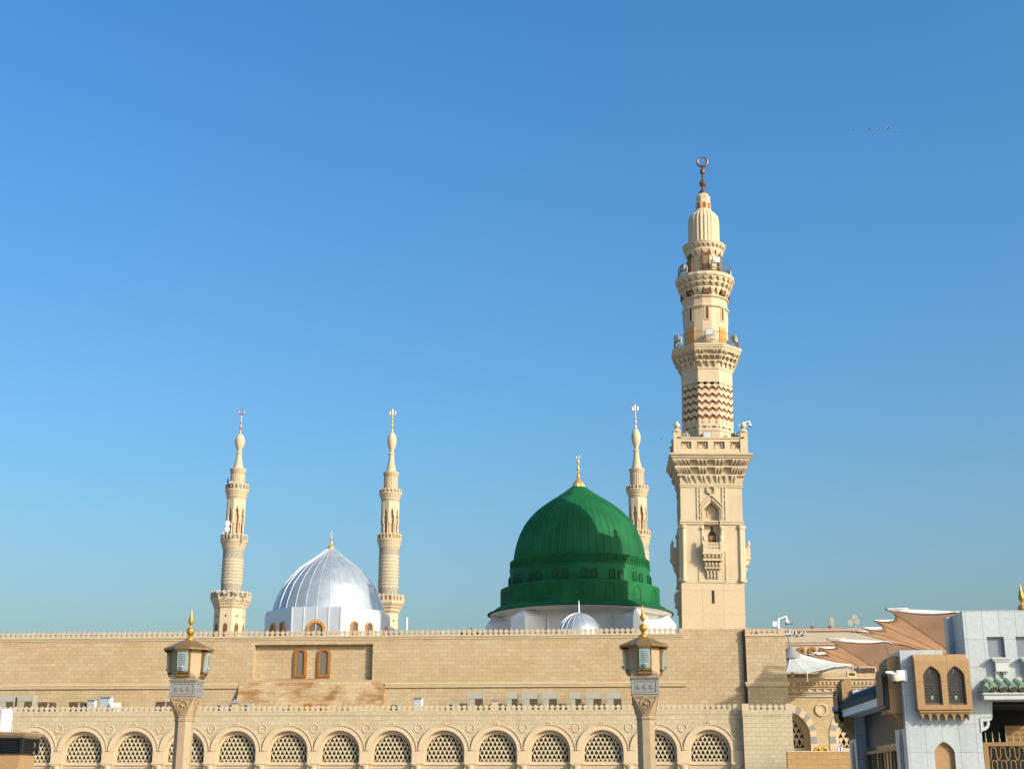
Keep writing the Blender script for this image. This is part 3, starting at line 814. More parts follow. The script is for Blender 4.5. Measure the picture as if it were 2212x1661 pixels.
# octagonal balcony
rO = mr(70.3, 755); zq = mz(753)
m = MB(); h = zq-(z795+.12)
z_ = z795+.12
o3 = [(g, .062) for g in (-.95, -.62, -.42, .42, .62, .95)]; o2 = [(g, .085) for g in (-.9, -.5, .5, .9)]+[(0, .07)]; o1 = [(g, .11) for g in (-.6, 0, .6)]
muq(m, 8, [(z_, ro+.03, z_+h*.42, ro+(rO-ro)*.42, o1), (z_+h*.40, ro+(rO-ro)*.24, z_+h*.72, ro+(rO-ro)*.74, o2), (z_+h*.70, ro+(rO-ro)*.52, zq, rO-.04, o3)])
mk('corbelled_flare', m, M['min'], mn)
m = MB(); m.lathe([(rO, zq+.001), (rO, zq+.14), (rO+.07, zq+.16), (rO+.07, mz(746)), (rO+.12, mz(745)), (rO+.12, mz(741.5)), (rO-.3, mz(741))], 8, ap=True)
mk('balcony_slab', m, M['min'], mn)
zb1 = mz(741)
m = MB(); railing(m, 8, mr(66.5, 735), zb1, zb1+1.0, .17); mk('railing', m, M['rail'], mn)
# sixteen sided shaft
rs = mr(46.8, 700)
m = MB(); zz0, zz1 = zb1-.05, mz(631)
n = 16; k_ = 1/math.cos(PI/16)
for i in range(n):
    a0 = PI/16+2*PI*i/n+PI*1.5-PI/8; a1 = a0+2*PI/n
    m.cur = 0 if i % 2 else 1  # rose sides alternate: partly stone colour, partly lighting put into the colour
    m.add([(rs*k_*math.cos(a0), rs*k_*math.sin(a0), zz0), (rs*k_*math.cos(a1), rs*k_*math.sin(a1), zz0), (rs*k_*math.cos(a1), rs*k_*math.sin(a1), zz1), (rs*k_*math.cos(a0), rs*k_*math.sin(a0), zz1)], [(0,1,2,3)])
m.cur = 0
mk('sixteen_sided_shaft', m, [M['min'], M['minpink']], mn)
m = MB()
for a, b in ((662, 655), (641, 634.5)):
    m.lathe([(rs-.02, mz(a)), (rs+.10, mz(a)+.05), (rs+.14, mz((a+b)/2)), (rs+.10, mz(b)-.05), (rs-.02, mz(b))], 16, ap=True, ph=PI/16)
mk('moulding', m, M['min'], mn)
wp = None
for k in range(8):
    if wp is None:
        T = rface(0, 0, rs, 0); hw_ = .12
        m = MB(); m.slab(arch_loop(0, .21, mz(690), mz(665), 8, 1.9), [arch_loop(0, .12, mz(688.5), mz(665), 8, 1.8)], T, -.05, .02)
        wp = mk('narrow_window', m, M['min'], mn)
        m = MB(); m.slab(arch_loop(0, .125, mz(689), mz(665), 8, 1.8), [], T, -.012, .0); wq = mk('window_pane', m, M['keybrown'], wp)
    else:
        o = wp.copy(); C.objects.link(o); o.parent = mn; o.rotation_euler.z = k*PI/4
        e = wq.copy(); C.objects.link(e); e.parent = o
for k in (-1, 1, 3, 5):
    T = rface(0, 0, rs, 0)
    m = MB(); m.slab([(-.36, zb1), (.36, zb1), (.36, mz(704)), (-.36, mz(704))], [], T, -.05, .02)
    o = mk('balcony_door', m, M['doorwood'], mn); o.rotation_euler.z = k*PI/4
# round balcony
rR = mr(61.5, 590); z_ = mz(631); zq = mz(593); h = zq-z_
m = MB()
muq(m, 0, [(z_, rs*.99, z_+h*.45, rs+(rR-rs)*.42, 24), (z_+h*.43, rs+(rR-rs)*.26, z_+h*.72, rs+(rR-rs)*.76, 24), (z_+h*.70, rs+(rR-rs)*.56, zq, rR-.03, 24)], fat=.36)
mk('corbelled_flare', m, M['min'], mn)
m = MB()
for k in range(8):
    T = rface(0, 0, rs+.16, k*PI/4)
    m.slab(keyhole(0, .25, z_+.04, z_+.45, z_+.98), [], T, -.06, .25)
mk('keyhole_openings', m, M['keybrown'], mn)
m = MB()
m.lathe([(rR, zq+.001), (rR+.05, zq+.1), (rR+.02, zq+.3), (rR-.35, zq+.32)], 40, mod=lambda a, z: 1+.02*(1 if math.cos(20*a) > 0 else 0))
mk('balcony_slab', m, M['min'], mn)
zb2 = zq+.31; rw = mr(56.5, 575)
m = MB(); railing(m, 0, rw, zb2, zb2+.95, .2); mk('railing', m, M['rail'], mn)
# drum under the ribbed dome
rd_ = mr(34.5, 560); z0_ = zb2-.02; z1_ = mz(545)
m = MB(); m.lathe([(rd_, z0_), (rd_, mz(524))], 32); mk('upper_drum', m, M['min'], mn, smooth=True)
m = MB(); h = mz(524)-z1_
rE = mr(46, 524)
muq(m, 0, [(z1_-.25, rd_, z1_+h*.5, rd_+(rE-rd_)*.5, 16), (z1_+h*.5, rd_+(rE-rd_)*.48, mz(524), rE-.03, 26)])
m.lathe([(rE, mz(524)+.001), (rE+.02, mz(521.5)), (rd_, mz(518.5))], 40)
mk('corbelled_crown', m, M['min'], mn)
m = MB(); T = rface(0, 0, rd_, 0); m.slab(keyhole(0, .30, z0_, mz(550), mz(530)), [], T, -.12, .1); ko = mk('keyhole_door', m, M['keybrown'], mn)
m = MB(); m.box(-.2, .2, -rd_-.135, -rd_-.122, z0_, mz(553)); kd = mk('door_leaf', m, M['farpane'], ko)
for k in range(1, 6):
    o = ko.copy(); C.objects.link(o); o.parent = mn; o.rotation_euler.z = k*PI/3; e = kd.copy(); C.objects.link(e); e.parent = o
# ribbed dome
rb = mr(33.5, 490)
prof = [(rb, mz(520)), (rb, mz(475)), (rb*.985, mz(468)), (rb*.93, mz(461)), (rb*.82, mz(456)), (rb*.66, mz(452.5)), (rb*.5, mz(451.5))]
m = MB(); m.lathe(prof, 128, mod=lambda a, z: 1-.075*(1-abs(math.cos(12*a)))**.8)
mk('ribbed_dome', m, M['min'], mn, smooth=True)
rl = mr(14.6, 435)
m = MB(); m.lathe([(rl, mz(452.5)), (rl, mz(427)), (rl*1.05, mz(426.5)), (rl*1.05, mz(425))], 8, ap=True)
for k in range(8):
    T = rface(0, 0, rl, k*PI/4)
    m.slab(arch_loop(0, rl*.36, mz(452), mz(442), 8, 1.0), [arch_loop(0, rl*.26, mz(452)+.01, mz(442), 8, 1.0)], T, -.05, .02)
mk('lantern', m, M['min'], mn)
m = MB()
for k in range(8):
    T = rface(0, 0, rl, k*PI/4); m.slab(arch_loop(0, rl*.265, mz(452), mz(442), 8, 1.0), [], T, -.012, .01)
mk('lantern_openings', m, M['wood'], mn)
m = MB(); m.lathe([(rl*1.0, mz(425)+.001), (rl*.86, mz(420)), (rl*.62, mz(416.5)), (rl*.5, mz(415.5))], 80, mod=lambda a, z: 1-.1*(1-abs(math.cos(10*a))))
mk('fluted_cap', m, M['min'], mn, smooth=True)
def r_(h, y=380): return mr(h, y)
m = MB()
prof = [(r_(9), mz(417)), (r_(8), mz(414.5)), (r_(5), mz(411)), (r_(2.6), mz(407)), (r_(2.4), mz(404.6)), (r_(6), mz(402)), (r_(8), mz(397)), (r_(6), mz(392)), (r_(2.2), mz(389.5)), (r_(3.2), mz(387)), (r_(1.6), mz(384)), (r_(3), mz(381)), (r_(2), mz(378)),
        (r_(4.6), mz(375.5)), (r_(6.2), mz(371.5)), (r_(4.6), mz(367)), (r_(2), mz(365)), (r_(2.6), mz(363.5)), (r_(1.2), mz(361))]
m.lathe(prof, 20); crescent(m, mz(349.4), r_(10.6, 350), r_(3.1, 350), gap=4)
mk('crescent_finial', m, M['bronze'], mn, smooth=True)
mn.location = (mX, YM, mz0); mn.rotation_euler = (0, R(1.25), 0)
MM = Matrix.Translation(mn.location) @ mn.rotation_euler.to_matrix().to_4x4()

# ================================================================== three far minarets
def far_minaret(name, label, px, Y, ys, hws, pink, seed=0, mirror=1):
    """ys: rows in the photograph's own scale of the stage heights, hws: half widths"""
    root = thing(name, label, 'minaret', 'far minarets behind the prayer hall')
    X = XX(px, 1290, Y); z0w = 0
    def z(y): return ZZ(px, y, Y)
    def r(h, y): return h*mpp(px, y, Y)
    g_ = ys
    def lat(nm, prof, mat, n=32, ap=False, smooth=True, mod=None):
        m = MB(); m.lathe([(r(h, y), z(y)) for h, y in prof], n, ap=ap, mod=mod); return mk(nm, m, mat, root, smooth=smooth)
    b3, b2, b1 = hws['b3'], hws['b2'], hws['b1']
    # octagonal base
    lat('octagonal_base', [(hws['oct'], 1480), (hws['oct'], g_['m3'])], M['far'], 8, True, False)
    m = MB()
    for k in range(8):
        T = rface(0, 0, r(hws['oct'], 1345), k*PI/4)
        m = MB(); m.slab([(a, b) for a, b in arc(0, z(g_['m3']+16), r(2.4, 1345), 0, 345, 10)], [], T, -.05, .05)
        mk('round_opening', m, M['keybrown'], root)
        m = MB(); m.slab(arch_loop(0, r(4.6, 1345), z(g_['m3']+60), z(g_['m3']+38), 8, 1.5), [], T, -.05, .05)
        mk('arched_opening', m, M['keybrown'], root)
    m = MB(); q = r(hws['oct'], 1330); Q = r(b3*.96, 1300); zz0, zz1 = z(g_['m3']), z(g_['b3b']); h = zz1-zz0
    muq(m, 8, [(zz0, q, zz0+h*.4, q+(Q-q)*.35, 7), (zz0+h*.4, q+(Q-q)*.34, zz0+h*.72, q+(Q-q)*.68, 7), (zz0+h*.72, q+(Q-q)*.66, zz1, Q, 7)])
    mk('corbelled_flare', m, M['far'], root)
    def balcony(zb, zt, hw, N_, cnt):
        m = MB(); rr = r(hw, zb); a, b = z(zb), z(zt); h = b-a
        ns = N_ or 32
        m.lathe([(rr*.97, a), (rr, a+h*.08), (rr, a+h*.30), (rr*.96, a+h*.31)], ns, ap=bool(N_))
        m.lathe([(rr*.96, a+h*.88), (rr, a+h*.885), (rr, b), (rr*.93, b), (rr*.93, a+h*.88)], ns, ap=bool(N_), cap=False)
        tot = (N_*cnt) if N_ else cnt
        for i in range(tot):
            if N_:
                T = rface(0, 0, rr, (i//cnt)*2*PI/N_); half = rr*math.tan(PI/N_); a_ = -half+half*2*((i % cnt))/(cnt-1)*.96+half*.04; wd = half*.10
            else:
                T = rface(0, 0, rr*.995, 2*PI*i/cnt); a_ = 0; wd = PI*rr/cnt*.30
            m.box(0, 1, 0, 1, 0, 1, lambda u, v, w_: T(a_-wd+2*wd*u, a+h*(.29+.6*w_), .0+v*.35))
            zt_ = b; m.box(0, 1, 0, 1, 0, 1, lambda u, v, w_: T(a_-wd*.8+1.6*wd*u, b+h*.16*w_, .0+v*.3))
        o = mk('balcony', m, M['far'], root)
        m = MB()
        m.lathe([(rr*.93, a+h*.28), (rr*.93, a+h*.89)], ns, ap=bool(N_)); mk('balcony_panels', m, M['farpink'] if pink else M['fargrey'], o)
        m = MB()
        for i in range(tot):
            if N_ and i % cnt == cnt-1: continue
            if N_:
                T = rface(0, 0, rr*.93, (i//cnt)*2*PI/N_); half = rr*math.tan(PI/N_); a_ = -half+half*2*(i % cnt+.5)/(cnt-1); wd = half*.17
            else:
                T = rface(0, 0, rr*.93, 2*PI*(i+.5)/cnt); a_ = 0; wd = PI*rr/cnt*.42
            for (p0, p1) in (((-1, .36), (1, .80)), ((-1, .80), (1, .36))):
                A = Vector((a_+wd*p0[0], a+h*p0[1])); B_ = Vector((a_+wd*p1[0], a+h*p1[1])); d = (B_-A).normalized(); n_ = Vector((-d.y, d.x))*wd*.20
                m.slab([tuple(A-n_), tuple(B_-n_), tuple(B_+n_), tuple(A+n_)], [], T, -.10, .06)
        mk('balcony_screen', m, M['wood'] if pink else M['wingrey'], o)
    balcony(g_['b3b'], g_['b3'], b3, 8, 4)
    # zigzag shaft
    rz = hws['zz']
    lat('grey_shaft', [(rz*.965, g_['b3']), (rz*.97, g_['m2'])], M['fargrey'], 40)
    m = MB(); Rz = r(rz, 1240); rows = hws['rows']
    za_, zb_ = z(g_['zz0']), z(g_['zz1']); per = (za_-zb_)/rows
    def Tc(a, b, d): return (( Rz-d)*math.cos(a), (Rz-d)*math.sin(a), b)
    for j in range(rows):
        zigzag(m, Tc, 0, 2*PI, zb_+per*(j+.5), 16, per*.52, per*.56, 0, .25)
    mk('zigzag_bands', m, M['far'], root)
    m = MB(); q = r(rz*.98, 1180); Q = r(b2*.95, 1160); zz0, zz1 = z(g_['m2']), z(g_['b2b']); h = zz1-zz0
    muq(m, 0, [(zz0, q, zz0+h*.42, q+(Q-q)*.4, 28), (zz0+h*.42, q+(Q-q)*.38, zz0+h*.72, q+(Q-q)*.7, 28), (zz0+h*.72, q+(Q-q)*.68, zz1, Q, 28)])
    mk('corbelled_flare', m, M['far'], root)
    balcony(g_['b2b'], g_['b2'], b2, 0, 20)
    # arcaded stage: core plus eight pointed arches on columns
    ra = r(hws['arc'], 1110); z0_, z1_ = z(g_['b2']+1), z(g_['m1'])
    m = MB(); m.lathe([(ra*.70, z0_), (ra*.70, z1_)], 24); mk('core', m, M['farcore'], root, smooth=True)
    zsp = z0_+(z1_-z0_)*.42; zap = z0_+(z1_-z0_)*.80
    m = MB(); W = ra*math.tan(PI/8)
    for k in range(8):
        T = rface(0, 0, ra, k*PI/4+PI/8)
        lobes = [(-W*.62, zsp-.8), (W*.62, zsp-.8), (W*.55, zsp), (W*.66, zsp+(zap-zsp)*.25), (W*.42, zsp+(zap-zsp)*.4), (W*.40, zsp+(zap-zsp)*.66), (W*.18, zsp+(zap-zsp)*.8), (0, zap),
                 (-W*.18, zsp+(zap-zsp)*.8), (-W*.40, zsp+(zap-zsp)*.66), (-W*.42, zsp+(zap-zsp)*.4), (-W*.66, zsp+(zap-zsp)*.25), (-W*.55, zsp)]
        m.slab([(-W, zsp-.8), (-W*.62, zsp-.8)]+lobes[:0:-1][0:0]+[(-W*.55, zsp), (-W*.66, zsp+(zap-zsp)*.25), (-W*.42, zsp+(zap-zsp)*.4), (-W*.40, zsp+(zap-zsp)*.66), (-W*.18, zsp+(zap-zsp)*.8), (0, zap),
                (W*.18, zsp+(zap-zsp)*.8), (W*.40, zsp+(zap-zsp)*.66), (W*.42, zsp+(zap-zsp)*.4), (W*.66, zsp+(zap-zsp)*.25), (W*.55, zsp), (W*.62, zsp-.8), (W, zsp-.8), (W, z1_), (-W, z1_)], [], T, 0, .6)
    mk('arcade_ring', m, M['far'], root)
    co_ = None
    for k in range(8):
        for s in (-1, 1):
            a = k*PI/4+s*.13
            if co_ is None:
                m = MB(); m.lathe([(ra*.095, z0_), (ra*.085, zsp-1.1), (ra*.13, zsp-.79)], 10, c=(ra*.93, 0, 0)); co_ = mk('column', m, M['far'], root, smooth=True); o = co_
            else: o = co_.copy(); C.objects.link(o); o.parent = root
            o.rotation_euler.z = a
    m = MB(); q = ra*1.02; Q = r(b1*.95, 1060); zz0, zz1 = z(g_['m1']), z(g_['b1b']); h = zz1-zz0
    muq(m, 0, [(zz0, q, zz0+h*.5, q+(Q-q)*.45, 26), (zz0+h*.5, q+(Q-q)*.43, zz0+h*.8, q+(Q-q)*.8, 26), (zz0+h*.8, q+(Q-q)*.78, zz1, Q, 26)])
    mk('corbelled_flare', m, M['far'], root)
    balcony(g_['b1b'], g_['b1'], b1, 0, 18)
    # fluted drum, crown, cone, onion, finial
    rf = hws['flu']
    m = MB(); Rf = r(rf, 1035)
    m.lathe([(Rf*.93, z(g_['b1'])), (Rf*.93, z(g_['cr0']))], 24)
    for i in range(20):
        T = rface(0, 0, Rf, 2*PI*i/20); w_ = Rf*.07
        m.box(0, 1, 0, 1, 0, 1, lambda u, v, q_: T(-w_+2*w_*u, z(g_['b1'])+(z(g_['cr0']+2)-z(g_['b1']))*q_, v*.5))
    mk('fluted_drum', m, M['far'], root)
    m = MB(); zz0, zz1 = z(g_['cr0']), z(g_['cr1']); q = r(rf, 1020); Q = r(hws['cr'], 1020)
    m.lathe([(q, zz0), (Q*.98, zz0+(zz1-zz0)*.3)], 24)
    muq(m, 0, [(zz0+(zz1-zz0)*.2, q, zz1, Q, 22)])
    mk('crown', m, M['far'], root)
    cn = hws['cone']
    lat('cone', [(cn*1.06, g_['cr1']), (cn*1.06, g_['cr1']-1.5), (cn*.98, g_['cr1']-3), (cn*.80, g_['cr1']-12), (cn*.58, g_['cr1']-24), (cn*.5, g_['on0']+3), (cn*.66, g_['on0']+2), (cn*.62, g_['on0']), (cn*.36, g_['on0']-2.5)], M['far'])
    o0, o1, ho = g_['on0']-2, g_['on1'], hws['on']
    L = o0-o1
    lat('onion', [(ho*.38, o0), (ho*.42, o0-L*.06), (ho*.66, o0-L*.2), (ho*.88, o0-L*.34), (ho, o0-L*.52), (ho*.98, o0-L*.64), (ho*.80, o0-L*.80), (ho*.5, o0-L*.93), (ho*.2, o1)], M['far'])
    m = MB(); t = g_['tip']; base = o1; Lf = base-t
    pr = []
    for (hh, f) in ((2.6, 0), (1.4, .06), (1.2, .16), (2.9, .22), (1.3, .29), (1.0, .36), (2.4, .42), (1.0, .49), (.9, .55), (1.9, .60), (.8, .66), (.6, .72)):
        pr.append((r(hh, base), z(base-Lf*f)))
    m.lathe(pr, 14)
    crescent(m, z(base-Lf*(.72)-6.0), r(6.0, t), r(1.6, t), gap=10)
    if pink: m.tube([(0, 0, z(base-Lf*.72)), (0, 0, z(t))], r(.55, t), 6)
    mk('crescent_finial', m, M['copper'] if not pink else M['brightgold'], root, smooth=True)
    root.location = (X, Y, 0)
    return root, z, r
ysL = dict(m3=1317, b3b=1299, b3=1281.5, zz0=1208, zz1=1264, m2=1189, b2b=1173, b2=1157, m1=1080, b1b=1064, b1=1049, cr0=1024, cr1=1014, on0=978, on1=937, tip=880)
hwL = dict(b3=40, b2=29, b1=25.2, oct=31, zz=22.8, arc=19.2, flu=15.6, cr=17.4, cone=10.8, on=10.8, rows=8)
far_minaret('round_minaret', 'far minaret with grey stone panels and white dish drums, left of the silver dome', 498.5, 352, ysL, hwL, False)
ysM = dict(m3=1326, b3b=1305, b3=1288, zz0=1200, zz1=1272, m2=1187, b2b=1170, b2=1156, m1=1085, b1b=1070, b1=1060, cr0=1030, cr1=1021.5, on0=980, on1=933, tip=885)
hwM = dict(b3=33.5, b2=26.4, b1=24.6, oct=22.5, zz=21.8, arc=18.3, flu=15.2, cr=17, cone=11, on=9.8, rows=10)
far_minaret('round_minaret', 'far minaret with rose panels directly behind the right side of the silver dome', 838, 365, ysM, hwM, True)
ysR = {k: v-8 for k, v in ysM.items()}; ysR['tip'] = 874
far_minaret('round_minaret', 'far minaret with rose panels partly hidden behind the green dome', 1383, 362, ysR, dict(hwM, on=9.9), True)
# ================================================================== domes on the hall roof
ROOF = 11.9
def dome_prof(rows, px, Y):
    """rows (half width, row) -> (radius, z)"""
    return [(h*mpp(px, y, Y), ZZ(px, y, Y)) for h, y in rows]
def smooth_prof(pr, n=5):
    out = []
    for i in range(len(pr)-1):
        p0 = pr[max(i-1, 0)]; p1 = pr[i]; p2 = pr[i+1]; p3 = pr[min(i+2, len(pr)-1)]
        for j in range(n):
            t = j/n
            out.append(tuple(.5*((2*p1[k])+(-p0[k]+p2[k])*t+(2*p0[k]-5*p1[k]+4*p2[k]-p3[k])*t*t+(-p0[k]+3*p1[k]-3*p2[k]+p3[k])*t**3) for k in (0, 1)))
    out.append(pr[-1]); return out
# ---- green dome
GY, GX_ = 117.0, 1252
gd = thing('green_dome', 'large dark green painted dome with white base, tiers of small arched windows and gilded finial', 'dome')
c2 = lambda y: (1650+y/2.2145)/1.736
hw2 = lambda h: h/2.2145/1.736
rows = [(61, 392), (120, 436), (185, 480), (275, 540), (365, 612), (441, 700), (495, 800), (527, 900), (546, 1000), (550, 1030)]
pr = smooth_prof(dome_prof([(hw2(a), c2(b)) for a, b in rows], GX_, GY))[::-1]
gX = XX(1253.5, 1320, GY)
m = MB(); NR = 56
def ribmod(a, z): return 1+.008*max(0, 1-abs(((a/(2*PI)*NR) % 1)-.5)*11)
m.lathe(pr, NR*14, mod=ribmod)
mk('shell', m, M['green'], gd, smooth=True)
def gz(y): return ZZ(GX_, c2(y), GY)
def gr(h, y=1200): return hw2(h)*mpp(GX_, c2(y), GY)
m = MB()
m.lathe([(gr(575), gz(1100)), (gr(577), gz(1036)), (gr(582), gz(1030)), (gr(582), gz(1022)), (gr(552), gz(1016))], 64)
m.lathe([(gr(588), gz(1245)), (gr(588), gz(1162)), (gr(583), gz(1152)), (gr(580), gz(1098)), (gr(586), gz(1094)), (gr(586), gz(1088)), (gr(574), gz(1084))], 64)
mk('upper_drum', m, M['green'], gd, smooth=True)
m = MB()
m.lathe([(gr(652), gz(1400)), (gr(652), gz(1262)), (gr(640), gz(1246)), (gr(588), gz(1236))], 16, ap=True)
mk('lower_drum', m, M['green'], gd)
m = MB()
m.lathe([(gr(745), gz(1462)), (gr(768), gz(1458)), (gr(767), gz(1452)), (gr(748), gz(1447)), (gr(730), gz(1436)), (gr(700), gz(1412)), (gr(655), gz(1396)), (gr(648), gz(1390))], 64)
mk('eave', m, M['green'], gd, smooth=True)
m = MB(); m.lathe([(gr(690), gz(1478)), (gr(712), gz(1472)), (gr(750), gz(1463.5))], 64); mk('eave_soffit', m, M['whitepaint'], gd, smooth=True)
# windows of the drums
T0 = rface(0, 0, gr(583), 0)
wz0, wz1 = gz(1180+42), gz(1135+30)
wfr = MB(); ww = gr(22)
T0 = rface(0, 0, gr(588)+.02, 0)
wfr.slab(arch_loop(0, ww*1.15, gz(1226), gz(1178), 8), [arch_loop(0, ww*.70, gz(1225), gz(1178), 8)], T0, -.05, .1)
wfr.box(-ww*.0-.02, .02, -gr(588)-.04, -gr(588)+.1, gz(1225), gz(1185))
wpn = MB(); wpn.slab(arch_loop(0, ww*.84, gz(1225.5), gz(1178), 8), [], T0, -.004, .1)
wo = None
for k in range(16):
    for s in (-1, 1):
        ang = 2*PI*(k+.5)/16+s*.068-.05
        if wo is None:
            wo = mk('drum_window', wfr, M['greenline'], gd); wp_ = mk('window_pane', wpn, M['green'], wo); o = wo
        else:
            o = wo.copy(); C.objects.link(o); o.parent = gd; e = wp_.copy(); C.objects.link(e); e.parent = o
        o.rotation_euler.z = ang
bo_ = None
for k in range(16):
    if bo_ is None:
        m = MB(); T = rface(0, 0, gr(652), 0); q = gr(40)
        m.slab(arch_loop(0, q, gz(1392), gz(1318), 12), [arch_loop(0, q*.86, gz(1391), gz(1318), 12)], T, -.035, .05)
        bo_ = mk('blind_arch', m, M['green'], gd); o = bo_
    else: o = bo_.copy(); C.objects.link(o); o.parent = gd
    o.rotation_euler.z = 2*PI*k/16
sa_ = None
for k in range(48):
    if sa_ is None:
        m = MB(); T = rface(0, 0, gr(578), 0); q = gr(18)
        m.slab(arch_loop(0, q, gz(1088), gz(1058), 8), [arch_loop(0, q*.7, gz(1087), gz(1058), 8)], T, -.03, .1)
        m.box(gr(29), gr(33), -gr(581), -gr(570), gz(1090), gz(1034))
        sa_ = mk('blind_niche', m, M['green'], gd); o = sa_
    else: o = sa_.copy(); C.objects.link(o); o.parent = gd
    o.rotation_euler.z = 2*PI*k/48
# little hatch near the top
m = MB()
def on_dome(ang, y, out=0):
    r0 = None; z = ZZ(GX_, c2(y), GY)
    for (ra, za), (rb_, zb_) in zip(pr, pr[1:]):
        if za <= z <= zb_: r0 = ra+(rb_-ra)*(z-za)/(zb_-za)
    r0 = (r0 or pr[-1][0])+out
    a = -PI/2+ang
    return Vector((r0*math.cos(a), r0*math.sin(a), z))
a_ = -.45
p = [on_dome(a_-.12, 494, -.02), on_dome(a_+.14, 494, -.02), on_dome(a_+.22, 464, -.02), on_dome(a_-.02, 466, -.02)]
q = [on_dome(a_-.12, 494, .05), on_dome(a_+.14, 494, .05), on_dome(a_+.22, 466, .24), on_dome(a_-.02, 468, .24)]
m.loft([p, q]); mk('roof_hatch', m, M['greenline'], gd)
# gilded finial
def fz(y): return gz(y)
m = MB()
m.lathe([(gr(58), gz(396)), (gr(56), gz(388)), (gr(52), gz(372)), (gr(38), gz(350)), (gr(24), gz(335)), (gr(15), gz(327))], 96, mod=lambda a, z: 1-.09*(1-abs(math.cos(9*a))))
m.lathe([(gr(14), gz(328)), (gr(9), gz(322)), (gr(8), gz(318)), (gr(17), gz(310)), (gr(18), gz(300)), (gr(9), gz(290)), (gr(7), gz(280)), (gr(13), gz(272)), (gr(6), gz(264)), (gr(5), gz(256)), (gr(16), gz(246)), (gr(16), gz(238)), (gr(6), gz(228)), (gr(5), gz(212)),
         (gr(9), gz(204)), (gr(5), gz(198)), (gr(12), gz(190)), (gr(12), gz(180)), (gr(5), gz(172)), (gr(7), gz(162)), (gr(4), gz(155))], 18)
crescent(m, gz(140), gr(13), gr(3), gap=25)
mk('finial', m, M['brightgold'], gd, smooth=True)
# white base: octagon with corner blocks that carry pyramids
m = MB(); zr0 = ROOF-.5
rwb = gr(615)
kk = 7.35
BA = [R(-90+v) for v in (-142, -100, -80, -38, 38, 80, 100, 142)]
m.loft([[(kk*.93*math.cos(a), kk*.93*math.sin(a), z) for a in BA] for z in (zr0, gz(1470))])
for a in BA:
    c_, s_ = math.cos(a), math.sin(a)
    def Q(u, v, z): return (c_*v-s_*u, s_*v+c_*u, z)
    v0, v1, hw_ = kk*.80, kk*1.09, 1.25; zt2 = gz(1520); 
    b0 = [Q(-hw_, v0, zr0), Q(hw_, v0, zr0), Q(hw_*.62, v1, zr0), Q(-hw_*.62, v1, zr0)]
    b1 = [Q(-hw_, v0, zt2), Q(hw_, v0, zt2), Q(hw_*.62, v1, zt2-.25), Q(-hw_*.62, v1, zt2-.25)]
    b2 = [Q(-.1, v0, gz(1466)), Q(.1, v0, gz(1466)), Q(.1, v1*.93, gz(1472)), Q(-.1, v1*.93, gz(1472))]
    m.loft([b0, b1, b2])
    for s in (-1, 1):   # sloping wedge fins either side
        x0 = s*hw_*.98
        m.loft([[Q(x0, v0, zr0), Q(x0+s*1.5, v0-.3, zr0), Q(x0+s*1.2, v0+.75, zr0)], [Q(x0, v0, zt2+.1), Q(x0+s*.05, v0-.05, zt2+.1), Q(x0+s*.04, v0+.06, zt2+.1)]] if s > 0 else
               [[Q(x0, v0, zr0), Q(x0+s*1.2, v0+.75, zr0), Q(x0+s*1.5, v0-.3, zr0)], [Q(x0, v0, zt2+.1), Q(x0+s*.04, v0+.06, zt2+.1), Q(x0+s*.05, v0-.05, zt2+.1)]])
mk('white_base', m, M['whitepaint'], gd)
gd.location = (gX, GY, 0)

# ---- small silver dome in front of it
SY = 106.0
sdm = thing('small_silver_dome', 'small ribbed silver dome with a short spike in front of the green dome', 'dome')
def s3(y): return (2250+y/2.212)/1.736
rows = [(4, 104), (40, 112), (80, 128), (120, 158), (155, 195), (182, 240), (196, 290), (200, 330)]
pr2 = smooth_prof(dome_prof([(a/3.84, s3(b)) for a, b in rows], 1251, SY), 4)[::-1]
m = MB(); m.lathe(pr2, 22*4); mk('shell', m, M['silver'], sdm, smooth=True)
def seams(mb, prof, n, w_, out):
    for i in range(n):
        a = 2*PI*(i+.5)/n; rings = []
        for (r, z) in prof:
            c_, s_ = math.cos(a), math.sin(a); ww_ = min(w_, r*.5)
            rings.append([(c_*(r+o)-s_*t, s_*(r+o)+c_*t, z+o*.4) for t, o in ((-ww_, -.02), (-ww_*.6, out), (ww_*.6, out), (ww_, -.02))])
        mb.loft(rings)
m = MB(); seams(m, pr2, 22, .016, .03); mk('seams', m, M['silverseam'], sdm)
m = MB(); zt = pr2[-1][1]; m.lathe([(.13, zt-.03), (.07, zt+.15), (.09, zt+.2), (.06, zt+.32), (.03, zt+.85), (.01, zt+.95)], 12); mk('spike', m, M['silverseam'], sdm, smooth=True)
m = MB(); m.lathe([(pr2[0][0]+.05, ROOF-.5), (pr2[0][0]+.05, pr2[0][1])], 24); mk('drum', m, M['whitepaint'], sdm)
sdm.location = (XX(1251, 1345, SY), SY, 0)

# ---- big silver dome on its octagonal drum
BY_ = 124.0
bd_ = thing('large_silver_dome', 'large ribbed silver dome on a white eight-sided drum with arched windows', 'dome')
def b3_(y): return (1950+y/3.6867)/1.736
rows = [(40, 398), (110, 450), (170, 500), (232, 545), (292, 590), (405, 670), (485, 750), (565, 840), (645, 950), (697, 1060), (735, 1160), (756, 1240), (765, 1300)]
pr3 = smooth_prof(dome_prof([(a/6.4, b3_(b)) for a, b in rows], 714, BY_), 4)[::-1]
m = MB(); m.lathe(pr3, 30*5); mk('shell', m, M['silver'], bd_, smooth=True)
m = MB(); seams(m, pr3, 30, .016, .035); mk('seams', m, M['silverseam'], bd_)
def bz(y): return ZZ(714, b3_(y), BY_)
def br_(h, y=1200): return h/6.4*mpp(714, b3_(y), BY_)
rD = br_(800)
zdt = ZZ(714, b3_(1192), BY_-rD)
